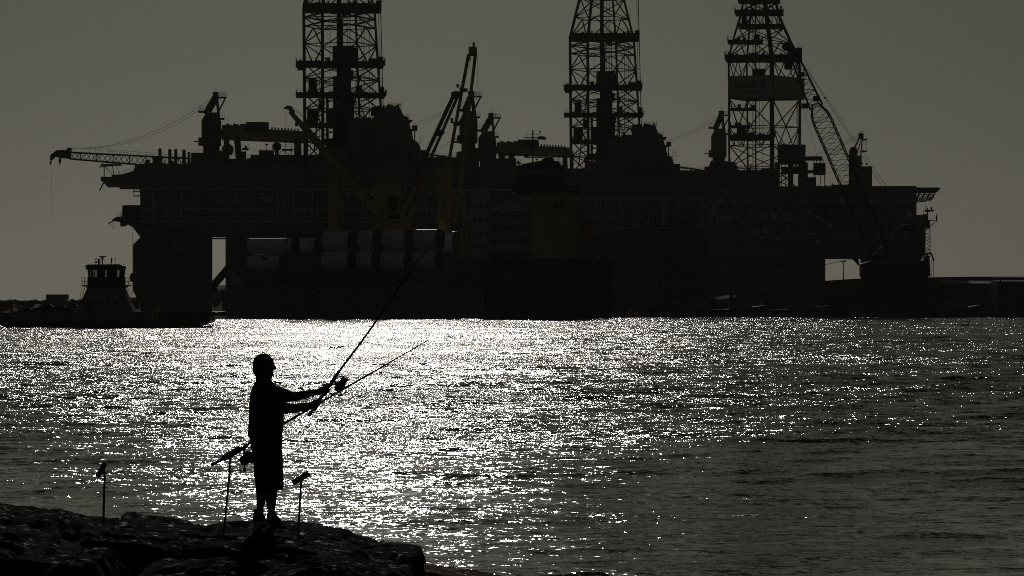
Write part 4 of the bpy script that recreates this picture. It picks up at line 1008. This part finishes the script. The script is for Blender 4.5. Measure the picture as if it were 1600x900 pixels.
    car(s.p(97, 0).x, 636.5, z+.4, 4.4, 'car', 'dark car on the ferry third from the open end', 'cars riding on the ferry')
    car(s.p(116, 0).x, 638, z+.6, 4.0, 'carlight', 'light roofed car tucked against the ferry deckhouse', 'cars riding on the ferry')
ferry()

# ------------------------------------------------------------------ far shore: tree line, cabin
def far_things():
    mb = MB(); rr = random.Random(17)
    prof = [(-200, 466), (-60, 470), (0, 474), (12, 471), (30, 468.5), (38, 473), (46, 477), (60, 473), (80, 472), (100, 476), (125, 473), (150, 472), (210, 474), (240, 472), (300, 470), (360, 468), (420, 471), (600, 470), (1000, 472)]
    def top(px):
        for (a, ya), (b, yb) in zip(prof, prof[1:]):
            if a <= px <= b: return ya+(yb-ya)*(px-a)/(b-a)
        return 472
    s = Site(1345)
    for i in range(950):
        px = rr.uniform(-200, 1000); y = top(px)+abs(rr.gauss(0, 3)); Y = rr.uniform(1335, 1365)
        r_ = rr.uniform(.5, 1.5); c = s.p(px, y, 0); c.y = Y; c.z = max(c.z-r_, far_h(c.x, Y)+.3)
        mb.ball(c, r_*rr.uniform(.9, 1.6), r_, r_*rr.uniform(.6, 1.1), 6, 4)
    tag(mb.build('treeline', 'leaf'), kind='stuff')
    s = Site(1310); t_ = thing('elevated_cabin', s.p(92, 480), 'dark flat roofed cabin raised on stout posts, seen above the cars on the ferry', 'cabin')
    mb = MB(); s.prism(mb, [(74, 460), (105.5, 460), (105.5, 468.5), (107.5, 469), (107.5, 473), (74, 473)], -4, 4); mb.build('cabin_box', 'shed', t_)
    for x, w_ in ((82.5, 3.6), (76, 1.2), (104, 1)):
        mb = MB(); s.box(mb, x, 473, x+w_, 489, -2, 2); mb.build('support_post', 'darksteel', t_)
    mb = MB(); s.box(mb, 80, 477, 106, 478.5, -3, 3); mb.build('cabin_walkway', 'darksteel', t_)
far_things()
# ------------------------------------------------------------------ armour stones in the foreground
def keepf(v): return min(1, (1-v)*4)
def stone(label, prof, y0, y1, m='rock', seed=0, bottom=-0.6, Yref=41.0, nx=90, ny=46, tilt=0.0, rough=0.10, edge=0.16, grp='armour stones of the jetty', name='boulder'):
    """prof: outline of the stone's far upper edge in photo pixels at distance Yref."""
    k = Yref/F; pts = [((x-800)*k, HC+(HY-y)*k) for x, y in prof]
    xa, xb = pts[0][0], pts[-1][0]
    def top(x):
        for (u, a), (v, b) in zip(pts, pts[1:]):
            if u <= x <= v: return a+(b-a)*(x-u)/(v-u)
        return pts[-1][1] if x > xb else pts[0][1]
    cx, cy = (xa+xb)/2, (y0+y1)/2
    t_ = thing(name, (cx, cy, 0), label, 'rock', grp)
    mb = MB(); vs = []; fs = []
    sx = max(xb-xa, .1)
    for j in range(ny+1):
        for i in range(nx+1):
            u, v = i/nx, j/ny
            eu, ev = min(u, 1-u)*sx, min(v, 1-v)*(y1-y0)
            x = xa+(xb-xa)*u; y = y0+(y1-y0)*v
            q = Vector((x, y, seed*7.3))
            n1 = noise.fractal(q*0.9, 1.0, 2.1, 3); n2 = noise.fractal(q*3.5, 0.9, 2.2, 5); n3 = abs(noise.fractal(q*1.7+Vector((5, 1, 2)), 1.0, 2.0, 3))
            e = min(1.0, eu/edge); f_ = min(1.0, ev/edge)
            drop = (1-math.sqrt(max(0, 1-(1-e)**2)))*edge*1.1+(1-math.sqrt(max(0, 1-(1-f_)**2)))*edge*1.1
            keep = min(1, (1-v)*4)                       # the measured far edge stays put
            vd, vp = noise.voronoi(Vector((x*.9+seed, y*1.1, seed))); fac = (vd[1]-vd[0]); crack = max(0, .05-fac)*.7; stp = (noise.cell(vp[0]*3.7)-.5)*.035*keepf(v)
            z = -crack+stp+top(x)+tilt*(y1-y)+rough*keep*n1*1.2-rough*n3*0.9*keep+rough*0.30*n2-drop
            bulge = 0.05*noise.noise(Vector((y*1.1, seed, x)))
            vs.append((x+0.06*n2*(1 if 0 < i < nx else 1.5)+bulge, y+0.07*n1, z))
    W_ = nx+1
    for j in range(ny):
        for i in range(nx):
            a = j*W_+i; fs.append((a, a+1, a+W_+1, a+W_))
    ring = [i for i in range(W_)]+[j*W_+nx for j in range(1, ny+1)]+[ny*W_+i for i in range(nx-1, -1, -1)]+[j*W_ for j in range(ny-1, 0, -1)]
    L_ = 12; base = len(vs)
    for l in range(1, L_+1):
        for r_ in ring:
            x, y, z = vs[r_]; t2 = l/L_; zz = z+(bottom-z)*t2
            d = Vector((x-cx, (y-cy))).normalized() if (x-cx or y-cy) else Vector((0, 0))
            b_ = 0.10*math.sin(t2*math.pi*.8)+0.07*noise.fractal(Vector((x*2, y*2, zz*2.4+seed)), 1, 2, 4)
            vs.append((x+d.x*b_, y+d.y*b_, zz))
    n = len(ring)
    for l in range(L_):
        for i in range(n):
            a = ring[i] if l == 0 else base+(l-1)*n+i; b_ = ring[(i+1) % n] if l == 0 else base+(l-1)*n+(i+1) % n
            c_ = base+l*n+(i+1) % n; d_ = base+l*n+i; fs.append((a, b_, c_, d_))
    fs.append(tuple(base+(L_-1)*n+i for i in range(n-1, -1, -1)))
    mb.add(vs, fs); o = mb.build('stone_surface', m, t_, smooth=True)
    # one-piece thing: keep the mesh as the top-level object itself
    base_l = t_.location.copy(); o.parent = None; o.location = base_l
    for kk in ('label', 'category', 'group'): o[kk] = t_[kk]
    bpy.data.objects.remove(t_); o.name = name
    return o
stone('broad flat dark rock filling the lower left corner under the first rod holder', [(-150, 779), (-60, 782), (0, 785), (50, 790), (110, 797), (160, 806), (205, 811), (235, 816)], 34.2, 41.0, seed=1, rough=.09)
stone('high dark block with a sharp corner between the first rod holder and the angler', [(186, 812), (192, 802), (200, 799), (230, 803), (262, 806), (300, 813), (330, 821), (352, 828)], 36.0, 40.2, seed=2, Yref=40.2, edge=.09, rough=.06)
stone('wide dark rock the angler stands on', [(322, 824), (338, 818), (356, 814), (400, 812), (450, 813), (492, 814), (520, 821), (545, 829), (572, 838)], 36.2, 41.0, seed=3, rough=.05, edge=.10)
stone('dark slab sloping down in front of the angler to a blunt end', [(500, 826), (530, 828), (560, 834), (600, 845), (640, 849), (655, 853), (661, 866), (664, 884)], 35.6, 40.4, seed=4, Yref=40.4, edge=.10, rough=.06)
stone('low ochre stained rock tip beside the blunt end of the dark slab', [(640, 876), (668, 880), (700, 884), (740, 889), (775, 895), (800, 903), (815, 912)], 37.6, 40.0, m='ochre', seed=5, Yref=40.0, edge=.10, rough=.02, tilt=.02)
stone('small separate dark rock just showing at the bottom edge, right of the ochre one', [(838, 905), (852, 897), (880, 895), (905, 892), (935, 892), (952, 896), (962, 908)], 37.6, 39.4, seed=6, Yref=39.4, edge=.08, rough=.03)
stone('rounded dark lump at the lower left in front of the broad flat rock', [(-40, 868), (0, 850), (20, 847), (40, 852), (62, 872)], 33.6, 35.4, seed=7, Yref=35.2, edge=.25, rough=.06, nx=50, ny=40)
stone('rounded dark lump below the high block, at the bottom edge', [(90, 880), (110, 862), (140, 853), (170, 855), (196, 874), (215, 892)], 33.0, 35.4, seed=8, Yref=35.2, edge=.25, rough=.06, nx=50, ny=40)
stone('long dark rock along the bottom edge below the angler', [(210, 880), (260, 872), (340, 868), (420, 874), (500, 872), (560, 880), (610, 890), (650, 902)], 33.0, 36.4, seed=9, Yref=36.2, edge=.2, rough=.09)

# ------------------------------------------------------------------ the angler
s40 = Site(40)
def P(px, py, dy=0.0): return s40.p(px, py, dy)
def limb(mb, pts, n=16):                                  # pts: (px, py, dy, radius m)
    q = [P(*p[:3]) for p in pts]; mb.tube(q, [p[3] for p in pts], n)
    for v, p in zip(q, pts): mb.ball(v, p[3]*1.0, n=14, m=10)
    return mb
k40 = 1/150
def angler():
    root = thing('person', P(413, 814), 'man in t-shirt and long shorts standing on the rock, both hands on a raised rod', 'person')
    b = MB()
    def ring(px0, px1, py, hy, dy=0.0): c = P((px0+px1)/2, py, dy); return (c.x, c.y, c.z, (px1-px0)/2*k40, hy)
    # trunk and neck
    b.loft([ring(403, 423, 722, .10), ring(398, 438, 712, .165), ring(395, 438, 697, .17), ring(392, 438, 680, .165), ring(393, 440, 662, .165), ring(393, 440, 646, .17), ring(394, 437, 630, .18), ring(395, 433, 616, .185), ring(398, 429, 606, .15), ring(400, 424, 599, .085), ring(399.5, 425, 592, .066), ring(399, 426, 582, .062)], 28)
    # head: skull, jaw, brow, nose, lips, chin, ears
    b.ball(P(412.6, 570.5), .108, .077, .112, 24, 18); b.ball(P(416, 583), .078, .055, .062, 20, 14)
    b.ball(P(421.5, 588.5, 0), .026, .026, .022); b.ball(P(428.2, 574.5), .026, .015, .022); b.ball(P(424.5, 564.5), .024, .045, .014); b.ball(P(425.2, 583), .015, .024, .009); b.ball(P(427.6, 570.5), .014, .009, .02)
    b.ball(P(425, 577, -.03), .02, .02, .018); b.ball(P(425, 577, .03), .02, .02, .018)
    for q in (-1, 1):
        b.ball(P(411.5, 573.5, q*.08), .024, .012, .034); b.ball(P(410, 571, q*.088), .016, .008, .024)
    # arms: near one lower and bent more, far one higher and straighter
    limb(b, [(413, 614, -.17, .062), (424, 625, -.20, .056), (438, 635, -.22, .058), (449, 637.5, -.20, .058), (462, 637.5, -.14, .052), (478, 634.5, -.075, .038), (486, 632.5, -.05, .028)])
    limb(b, [(420, 609, .17, .060), (434, 614, .18, .052), (447, 620, .18, .053), (459, 620.5, .15, .052), (472, 618, .12, .046), (486, 614.5, .07, .036), (495, 613, .045, .028)])
    # legs
    limb(b, [(410, 718, .085, .105), (408, 742, .09, .082), (407.5, 762, .095, .062), (407.5, 772, .095, .056), (407, 782, .095, .050), (406, 794, .095, .037), (405, 806, .095, .036)])
    limb(b, [(421, 718, -.085, .108), (423, 742, -.09, .085), (424, 762, -.095, .066), (424.5, 774, -.095, .062), (424.5, 785, -.095, .054), (425, 796, -.095, .040), (425, 808, -.095, .038)])
    # hands around the rod; rod axis
    A, B = P(482, 650), P(530, 580); ax = (B-A).normalized()
    yv = Vector((0, 1, 0)); xv = ax.cross(yv).normalized()            # xv: across the rod, towards the lower right
    if xv.x < 0: xv = -xv
    def hand(cpx, cpy, side, wrist):
        c = A+ax*((P(cpx, cpy)-A).dot(ax))                             # point on the rod axis
        # palm on the body side of the rod; fingers wrap over the far side; side=-1: near hand
        back = -xv*0.034+yv*side*0.012
        pal = MB()
        for t_ in (-.036, -.012, .012, .034): b.ball(c+ax*t_+back, .022, .022, .022, 12, 8)
        b.tube([wrist, c+back*1.2-ax*.004], [.028, .032], 14)
        R_ = .026
        for i, (t_, ln) in enumerate(((-.036, .80), (-.013, .97), (.010, 1.0), (.033, .92))):
            pts = []
            a0 = math.pi*(1.0); steps = 9
            for j in range(steps):
                a = a0-side*(-1)*(-1)*0 - (j/(steps-1))*math.pi*1.25*ln*(1)
                pts.append(c+ax*(t_+.004*math.sin(j))+xv*math.cos(a)*R_+yv*(-side)*-1*math.sin(a)*R_)
            b.tube(pts, [.0105, .0105, .0102, .0098, .0098, .0093, .009, .0085, .0072], 10)
            for v in (pts[0], pts[3], pts[6], pts[-1]): b.ball(v, .0102 if v is not pts[-1] else .0075, n=10, m=6)
        th = [c+back+ax*.02+yv*(-side)*-.012, c+ax*.052-xv*.022+yv*side*.016, c+ax*.075-xv*.004+yv*side*.020, c+ax*.092+xv*.006+yv*side*.014]
        b.tube(th, [.016, .0135, .012, .009], 10); b.ball(th[-1], .009, n=10, m=6); b.ball(th[1], .0135, n=10, m=6)
    hand(492.5, 634, -1, P(486, 632.5, -.05)); hand(508.5, 611.5, 1, P(495, 613, .045))
    body = b.build('body', 'skin', root, remesh=0.0052)
    # eyes
    for q in (-1, 1):
        mb = MB(); mb.ball(P(427.0, 570.3, q*.031), .011, .011, .009, 12, 8); mb.build('eye', 'eye', root, smooth=True)
    # hair: short cap hugging the skull, lower at the back
    h = MB(); h.ball(P(411.6, 569.6), .112, .083, .116, 24, 18); h.ball(P(405.5, 577), .075, .072, .075, 20, 14)
    hb = h.build('hair', 'hair', root, remesh=0.006)
    me = hb.data; bm = bmesh.new(); bm.from_mesh(me); base = root.location
    xb, zb = base.x, base.z
    def bad(v):
        x, z = v.co.x+xb, v.co.z+zb; px = x/40*F+800; py = HY-(z-HC)/40*F
        lim = 423-max(0, py-556)*.35 if py < 568 else 414
        return px > lim or py > 588 or (py > 574 and px > 409)
    cut = [v for v in bm.verts if bad(v)]
    bmesh.ops.delete(bm, geom=cut, context='VERTS'); bm.to_mesh(me); bm.free()
    # t-shirt: loose, short sleeves
    t_ = MB()
    t_.loft([ring(392.5, 440.5, 703, .195), ring(391, 441, 690, .195), ring(386.8, 441.3, 680, .19), ring(388, 443.5, 662, .19), ring(388.7, 443.8, 646, .195), ring(389.4, 441, 630, .20), ring(390, 437, 620, .205), ring(392, 432, 611, .19), ring(394.5, 428, 604, .15), ring(397.5, 426, 598.5, .085), ring(398.5, 424.5, 595.5, .07)], 30)
    limb(t_, [(412, 614, -.165, .083), (424, 624, -.195, .082), (434, 632, -.215, .082), (440, 635.5, -.22, .080)])
    limb(t_, [(418, 610, .165, .074), (432, 614, .18, .070), (446, 619.5, .18, .068)])
    ts = t_.build('shirt', 'shirt', root, remesh=0.009)
    # knee-length shorts, two legs
    t_ = MB()
    t_.loft([ring(396, 440, 697, .175), ring(398, 441, 706, .180), ring(400, 442, 718, .185), ring(401, 442, 728, .17)], 26)
    def leg(c0, c1, dy, pts):
        t_.loft([ring(a, bb, y, hy, dy) for (a, bb, y, hy) in pts], 22)
    leg(0, 0, .09, [(400, 434, 716, .10), (400.5, 432, 738, .10), (401, 430, 752, .098), (400.2, 426, 766, .097)])
    leg(0, 0, -.09, [(402, 442, 716, .10), (405, 443.5, 738, .10), (408, 444, 752, .10), (411, 443.5, 764.5, .10)])
    t_.build('shorts', 'shorts', root, remesh=0.009)
    # trainers: heel, arch, toe box, sole
    for (hx, tx, by, dy, nm) in ((394, 415, 816, .095, 0), (417, 441, 818, -.095, 1)):
        sh = MB(); z0 = P(0, by).z; x0, x1 = P(hx, 0).x, P(tx, 0).x; y = 40+dy; L = x1-x0
        sh.loft([(x0+L*.5, y, z0, L*.5, .052), (x0+L*.5, y, z0+.03, L*.50, .054), (x0+L*.47, y, z0+.055, L*.46, .05), (x0+L*.40, y, z0+.085, L*.36, .045), (x0+L*.34, y, z0+.115, L*.28, .045), (x0+L*.33, y, z0+.14, L*.27, .047)], 24, 2.4)
        o_ = sh.build('shoe', 'shoe', root, remesh=0.006)
        sl_ = MB(); sl_.loft([(x0+L*.5, y, z0-.006, L*.51, .055), (x0+L*.5, y, z0+.022, L*.525, .057)], 24, 2.6); sl_.build('sole', 'black', o_)
    return A, B, ax, xv
A_, B_, AX, XV = angler()

def reel(parent, c, ax, down, sc=1.0):
    """spinning reel hung under the rod: foot, body, spool, rotor, bail wire, crank."""
    side = ax.cross(down).normalized(); f = c+down*.075*sc
    mb = MB(); mb.tube([c+down*.012+ax*.02*sc, c+down*.05*sc, f], [.008*sc, .011*sc, .016*sc], 8); mb.tube([c+down*.016-ax*.04*sc, c+down*.016+ax*.045*sc], .006*sc, 6)
    mb.tube([f-ax*.045*sc, f-ax*.02*sc, f+ax*.01*sc], [.022*sc, .034*sc, .030*sc], 14)
    r_ = mb.build('reel', 'reel', parent, smooth=False)
    mb = MB(); mb.tube([f+ax*.01*sc, f+ax*.03*sc, f+ax*.035*sc], [.040*sc, .042*sc, .03*sc], 18); mb.build('rotor', 'reel', r_)
    mb = MB(); mb.tube([f+ax*.035*sc, f+ax*.04*sc, f+ax*.045*sc, f+ax*.075*sc, f+ax*.08*sc, f+ax*.088*sc], [.034*sc, .038*sc, .028*sc, .028*sc, .038*sc, .03*sc], 18); mb.build('spool', 'reel', r_)
    mb = MB(); pts = [f+ax*(.045+.05*math.sin(a))*sc+(down*math.cos(a)+side*.3*math.sin(a))*.055*sc for a in [math.pi*i/12 for i in range(13)]]
    mb.tube(pts, .0035*sc, 6); mb.build('bail_wire', 'reel', r_)
    mb = MB(); h0 = f+side*.03*sc-ax*.02*sc; h1 = h0+side*.03*sc; h2 = h1+down*.05*sc-ax*.03*sc
    mb.tube([h0-side*.05*sc, h1, h2], [.006*sc, .006*sc, .005*sc], 6); mb.tube([h2-side*.005, h2+side*.035*sc], [.011*sc, .009*sc], 8); mb.build('crank_handle', 'reel', r_)
    return r_
def guide(parent, c, ax, down, r_):
    mb = MB(); cc = c+down*(r_*2.0); side = ax.cross(down).normalized(); u = (down*.96+ax*.25).normalized()
    n = 14; pts = [cc+(u*math.cos(2*math.pi*i/n)+side*math.sin(2*math.pi*i/n))*r_ for i in range(n+1)]
    mb.tube(pts, .0022, 5); mb.tube([c-ax*.012, cc-u*r_], .0022, 5); mb.tube([c+ax*.03, cc-u*r_], .0018, 5); mb.build('line_guide', 'rod', parent)
def held_rod():
    root = thing('fishing_rod', A_, 'long fishing rod held up by the man, tip crossing the dark ship hull', 'fishing rod', 'fishing rods')
    mb = MB(); mb.tube([A_, A_+AX*.012, A_+AX*.30, A_+AX*.33], [.017, .0185, .0165, .013], 14); mb.build('butt_grip', 'grip', root)
    mb = MB(); D = (P(512, 607)-A_).dot(AX); mb.tube([A_+AX*(D-.02), A_+AX*D, A_+AX*(D+.21), A_+AX*(D+.235)], [.013, .0185, .0165, .011], 14); mb.build('fore_grip', 'grip', root)
    ctrl = [(482, 650, 0), (530, 580, 0), (555, 547, -.01), (575, 520, -.02), (600, 484, -.03), (622, 451, -.03), (645, 418, -.03), (664, 393, -.03), (682, 372, -.03)]
    pts = [P(*c) for c in ctrl]; mb = MB(); mb.tube(pts, [.014, .0125, .0112, .0100, .0088, .0076, .0056, .0026, .0016], 10); mb.build('blank', 'rod', root)
    dn = XV
    reel(root, A_+AX*((P(520, 597)-A_).dot(AX)), AX, dn, 1.25)
    for i, (x, y, r_) in enumerate(((548, 556.5, .020), (574.5, 520.5, .015), (601, 482.5, .012), (624, 448, .009), (645.5, 417.5, .007))):
        guide(root, P(x, y, -.02), AX, dn, r_)
    ln = [P(548, 556.5, -.02)+dn*.04, P(574.5, 520.5, -.02)+dn*.03, P(601, 482.5, -.03)+dn*.024, P(624, 448, -.03)+dn*.018, P(645.5, 417.5, -.03)+dn*.014, P(682, 372, -.03)]
    far = P(765, 318, 0); far2 = P(818, 276, 0)
    mb = MB(); mb.tube([P(536, 600)]+ln, .0008, 4)
    n = 14; e = P(682, 372, -.03)
    end = Vector((8.5, 74, 7.4))                       # the cast line runs out over the water and away from the angler
    mb.tube([e+(P(830, 266)+Vector((0, 0, 0))-e)*(i/n)+Vector((0, i/n*2.0, -.25*math.sin(math.pi*i/n)*.3)) for i in range(n+1)], .0016, 4)
    mb.build('fishing_line', 'line', root)
held_rod()
def resting_rod():
    a, b = P(325, 730, -.35), P(668, 532, -.35); ax = (b-a).normalized(); dn = Vector((ax.z, 0, -ax.x)).normalized()
    if dn.z > 0: dn = -dn
    root = thing('fishing_rod', a, 'second fishing rod slanting up behind the man from a rod holder', 'fishing rod', 'fishing rods')
    def Q(px, off=0): t_ = (px-325)/(668-325); return a.lerp(b, t_)+Vector((0, .75 if 380 < px < 445 else .75, 0))*1.0+dn*off
    mb = MB(); mb.tube([Q(325), Q(327), Q(352), Q(385), Q(392)], [.014, .0165, .0155, .015, .010], 12); mb.build('butt_grip', 'grip', root)
    mb = MB(); mb.tube([Q(385), Q(420), Q(444), Q(480), Q(515), Q(545), Q(575), Q(605), Q(636), Q(668)], [.0135, .0125, .0118, .0112, .0105, .0098, .0088, .0076, .0062, .004], 10)
    mb.build('blank', 'rod', root)
    reel(root, Q(372), ax, dn, 1.7)
    for x, r_ in ((455, .02), (540, .014), (600, .010), (640, .007)): guide(root, Q(x), ax, dn, r_)
    # second reel sits on the fore part near the angler's hands
    mb = MB(); mb.tube([Q(385)+dn*.1, Q(455)+dn*.045, Q(540)+dn*.035, Q(600)+dn*.025, Q(640)+dn*.018, Q(668)], .0008, 4); mb.build('fishing_line', 'line', root)
resting_rod()
# rod holders: a rusty bar driven into the rock crevice, a pipe clamped to its head
def holder(p0, p1, top, foot, r_, label, bend=None, dy=0.0):
    root = thing('rod_holder', P(foot[0], foot[1], dy), label, 'rod holder', 'rod holders on the rock')
    mb = MB(); pts = [P(foot[0], foot[1]+10, dy)]
    if bend: pts.append(P(bend[0], bend[1], dy))
    pts += [P(top[0], top[1], dy)]; mb.tube(pts, .0125, 8); mb.build('stake', 'rebar', root)
    a, b = P(p0[0], p0[1], dy), P(p1[0], p1[1], dy); d = (b-a).normalized()
    u = d.cross(Vector((0, 1, 0))).normalized(); v = Vector((0, 1, 0)); mb = MB(); n = 20; k = 0
    vs = []; fs = []
    for (c, rr_) in ((a, r_), (b, r_), (b, r_*.86), (a, r_*.86)):
        for j in range(n): t_ = 2*math.pi*j/n; vs.append(c+(u*math.cos(t_)+v*math.sin(t_))*rr_)
    for i in range(4):
        for j in range(n): fs.append((i*n+j, i*n+(j+1) % n, ((i+1) % 4)*n+(j+1) % n, ((i+1) % 4)*n+j))
    mb.add(vs, fs); tb = mb.build('pipe', 'pvc', root)
    for t_ in (.3, .7):
        mb = MB(); c = a.lerp(b, t_); mb.tube([c-d*.008, c+d*.008], r_*1.1, 18); mb.build('clamp_band', 'rebar', tb)
holder((152, 745), (165, 723), (162.5, 734), (161.5, 806), .026, 'empty rod holder standing alone at the far left of the rock', bend=(163.5, 742))
holder((344, 719), (371, 703.5), (356, 712), (346, 816), .033, 'rod holder carrying the slanting second rod, just behind the man', bend=(354, 745), dy=.40)
holder((461, 752), (486, 736.5), (474, 744), (469, 822), .030, 'empty rod holder in front of the man, the one leaning over the slab', bend=(473.5, 756), dy=-.4)

# ------------------------------------------------------------------ birds
def bird(px, py, Y, span_px, label, flap=0.3, m='bird', rz=0.0, tilt=0.0, mode='glide'):
    q = Site(Y); c = q.p(px, py); L = span_px*q.k
    root = thing('seabird', c, label, 'bird', 'seabirds in flight')
    mb = MB(); d = Vector((math.cos(rz), math.sin(rz), 0)); sd = Vector((-d.y, d.x, 0))
    mb.tube([c-d*L*.24, c-d*L*.16, c-d*L*.02, c+d*L*.10, c+d*L*.16, c+d*L*.20, c+d*L*.245], [L*.012, L*.03, L*.05, L*.042, L*.03, L*.026, L*.005], 10)
    mb.add([c-d*L*.2+sd*L*.02, c-d*L*.2-sd*L*.02, c-d*L*.32-sd*L*.05, c-d*L*.32+sd*L*.05, c-d*L*.2+Vector((0, 0, .01*L)), c-d*L*.31+Vector((0, 0, .008*L))], [(0, 3, 2, 1), (0, 4, 5, 3), (1, 2, 5, 4), (0, 1, 4), (3, 5, 2)])
    for e in (-1, 1):
        n = 7; vs = []; fs = []
        for i in range(n):
            t_ = i/(n-1); x = e*t_*.5*L; h = (flap*L*(math.sin(t_*math.pi*.55) if mode == 'glide' else t_)-flap*L*.55*max(0, t_-.5)*1.2)
            ch = L*(.095*(1-t_**2.2)+.01); o_ = c+sd*x*math.cos(tilt)+Vector((0, 0, h+x*math.sin(tilt)))+d*(L*.04-t_*t_*L*.07)
            vs += [o_+d*ch, o_-d*ch*.7, o_+Vector((0, 0, L*.012*(1-t_)+.002))]
        for i in range(n-1):
            a = i*3; b_ = a+3; fs += [(a, b_, b_+2, a+2), (a+2, b_+2, b_+1, a+1), (a+1, b_+1, b_, a)]
        fs += [(0, 2, 1), (3*n-3, 3*n-2, 3*n-1)]; mb.add(vs, fs)
    mb.build('body', m, root)
bird(413, 405, 320, 27, 'dark gull with raised wings gliding in front of the pale tower sections', .22, rz=rad(60), tilt=.25)
bird(447, 379, 420, 12, 'small dark gull passing over the end of the upper tower section', .35, rz=rad(40), tilt=.2)
bird(1140, 127, 300, 15, 'dark bird with wings in a steep v at the left edge of the banner', .9, rz=rad(75), mode='v')
bird(1448, 144.5, 350, 11, 'flat winged bird alone in the open sky to the right', .06, rz=rad(90))
bird(1049, 99, 300, 4.5, 'tiny bird speck high between the middle and right derricks', .8, rz=rad(80), mode='v')
bird(65, 277.5, 420, 6, 'tiny bird left of the long crane boom tip', .25, rz=rad(70))
bird(1508, 421, 420, 4, 'tiny bird low over the sheds at the right', .3, rz=rad(70))
def floater(px, py, L, label):
    Y = HC*F/(py-HY); c = Vector(((px-800)*Y/F, Y, 0)); root = thing('floating_seabird', c, label, 'bird', 'seabirds sitting on the water')
    mb = MB(); mb.tube([c+Vector((-L*.55, 0, .12*L)), c+Vector((-L*.3, 0, .08*L)), c+Vector((0, 0, .05*L)), c+Vector((L*.3, 0, .1*L)), c+Vector((L*.42, 0, .16*L))], [.02*L, .12*L, .2*L, .16*L, .05*L], 12)
    mb.tube([c+Vector((L*.3, 0, .12*L)), c+Vector((L*.38, 0, .36*L)), c+Vector((L*.44, 0, .42*L)), c+Vector((L*.62, 0, .38*L))], [.08*L, .055*L, .07*L, .01*L], 10); mb.build('body', 'bird', root)
floater(1508, 510, 1.6, 'dark bird sitting on the bright water near the right edge, off the grey barge')
floater(1077, 510, 1.3, 'dark bird sitting on the water off the low black barge')
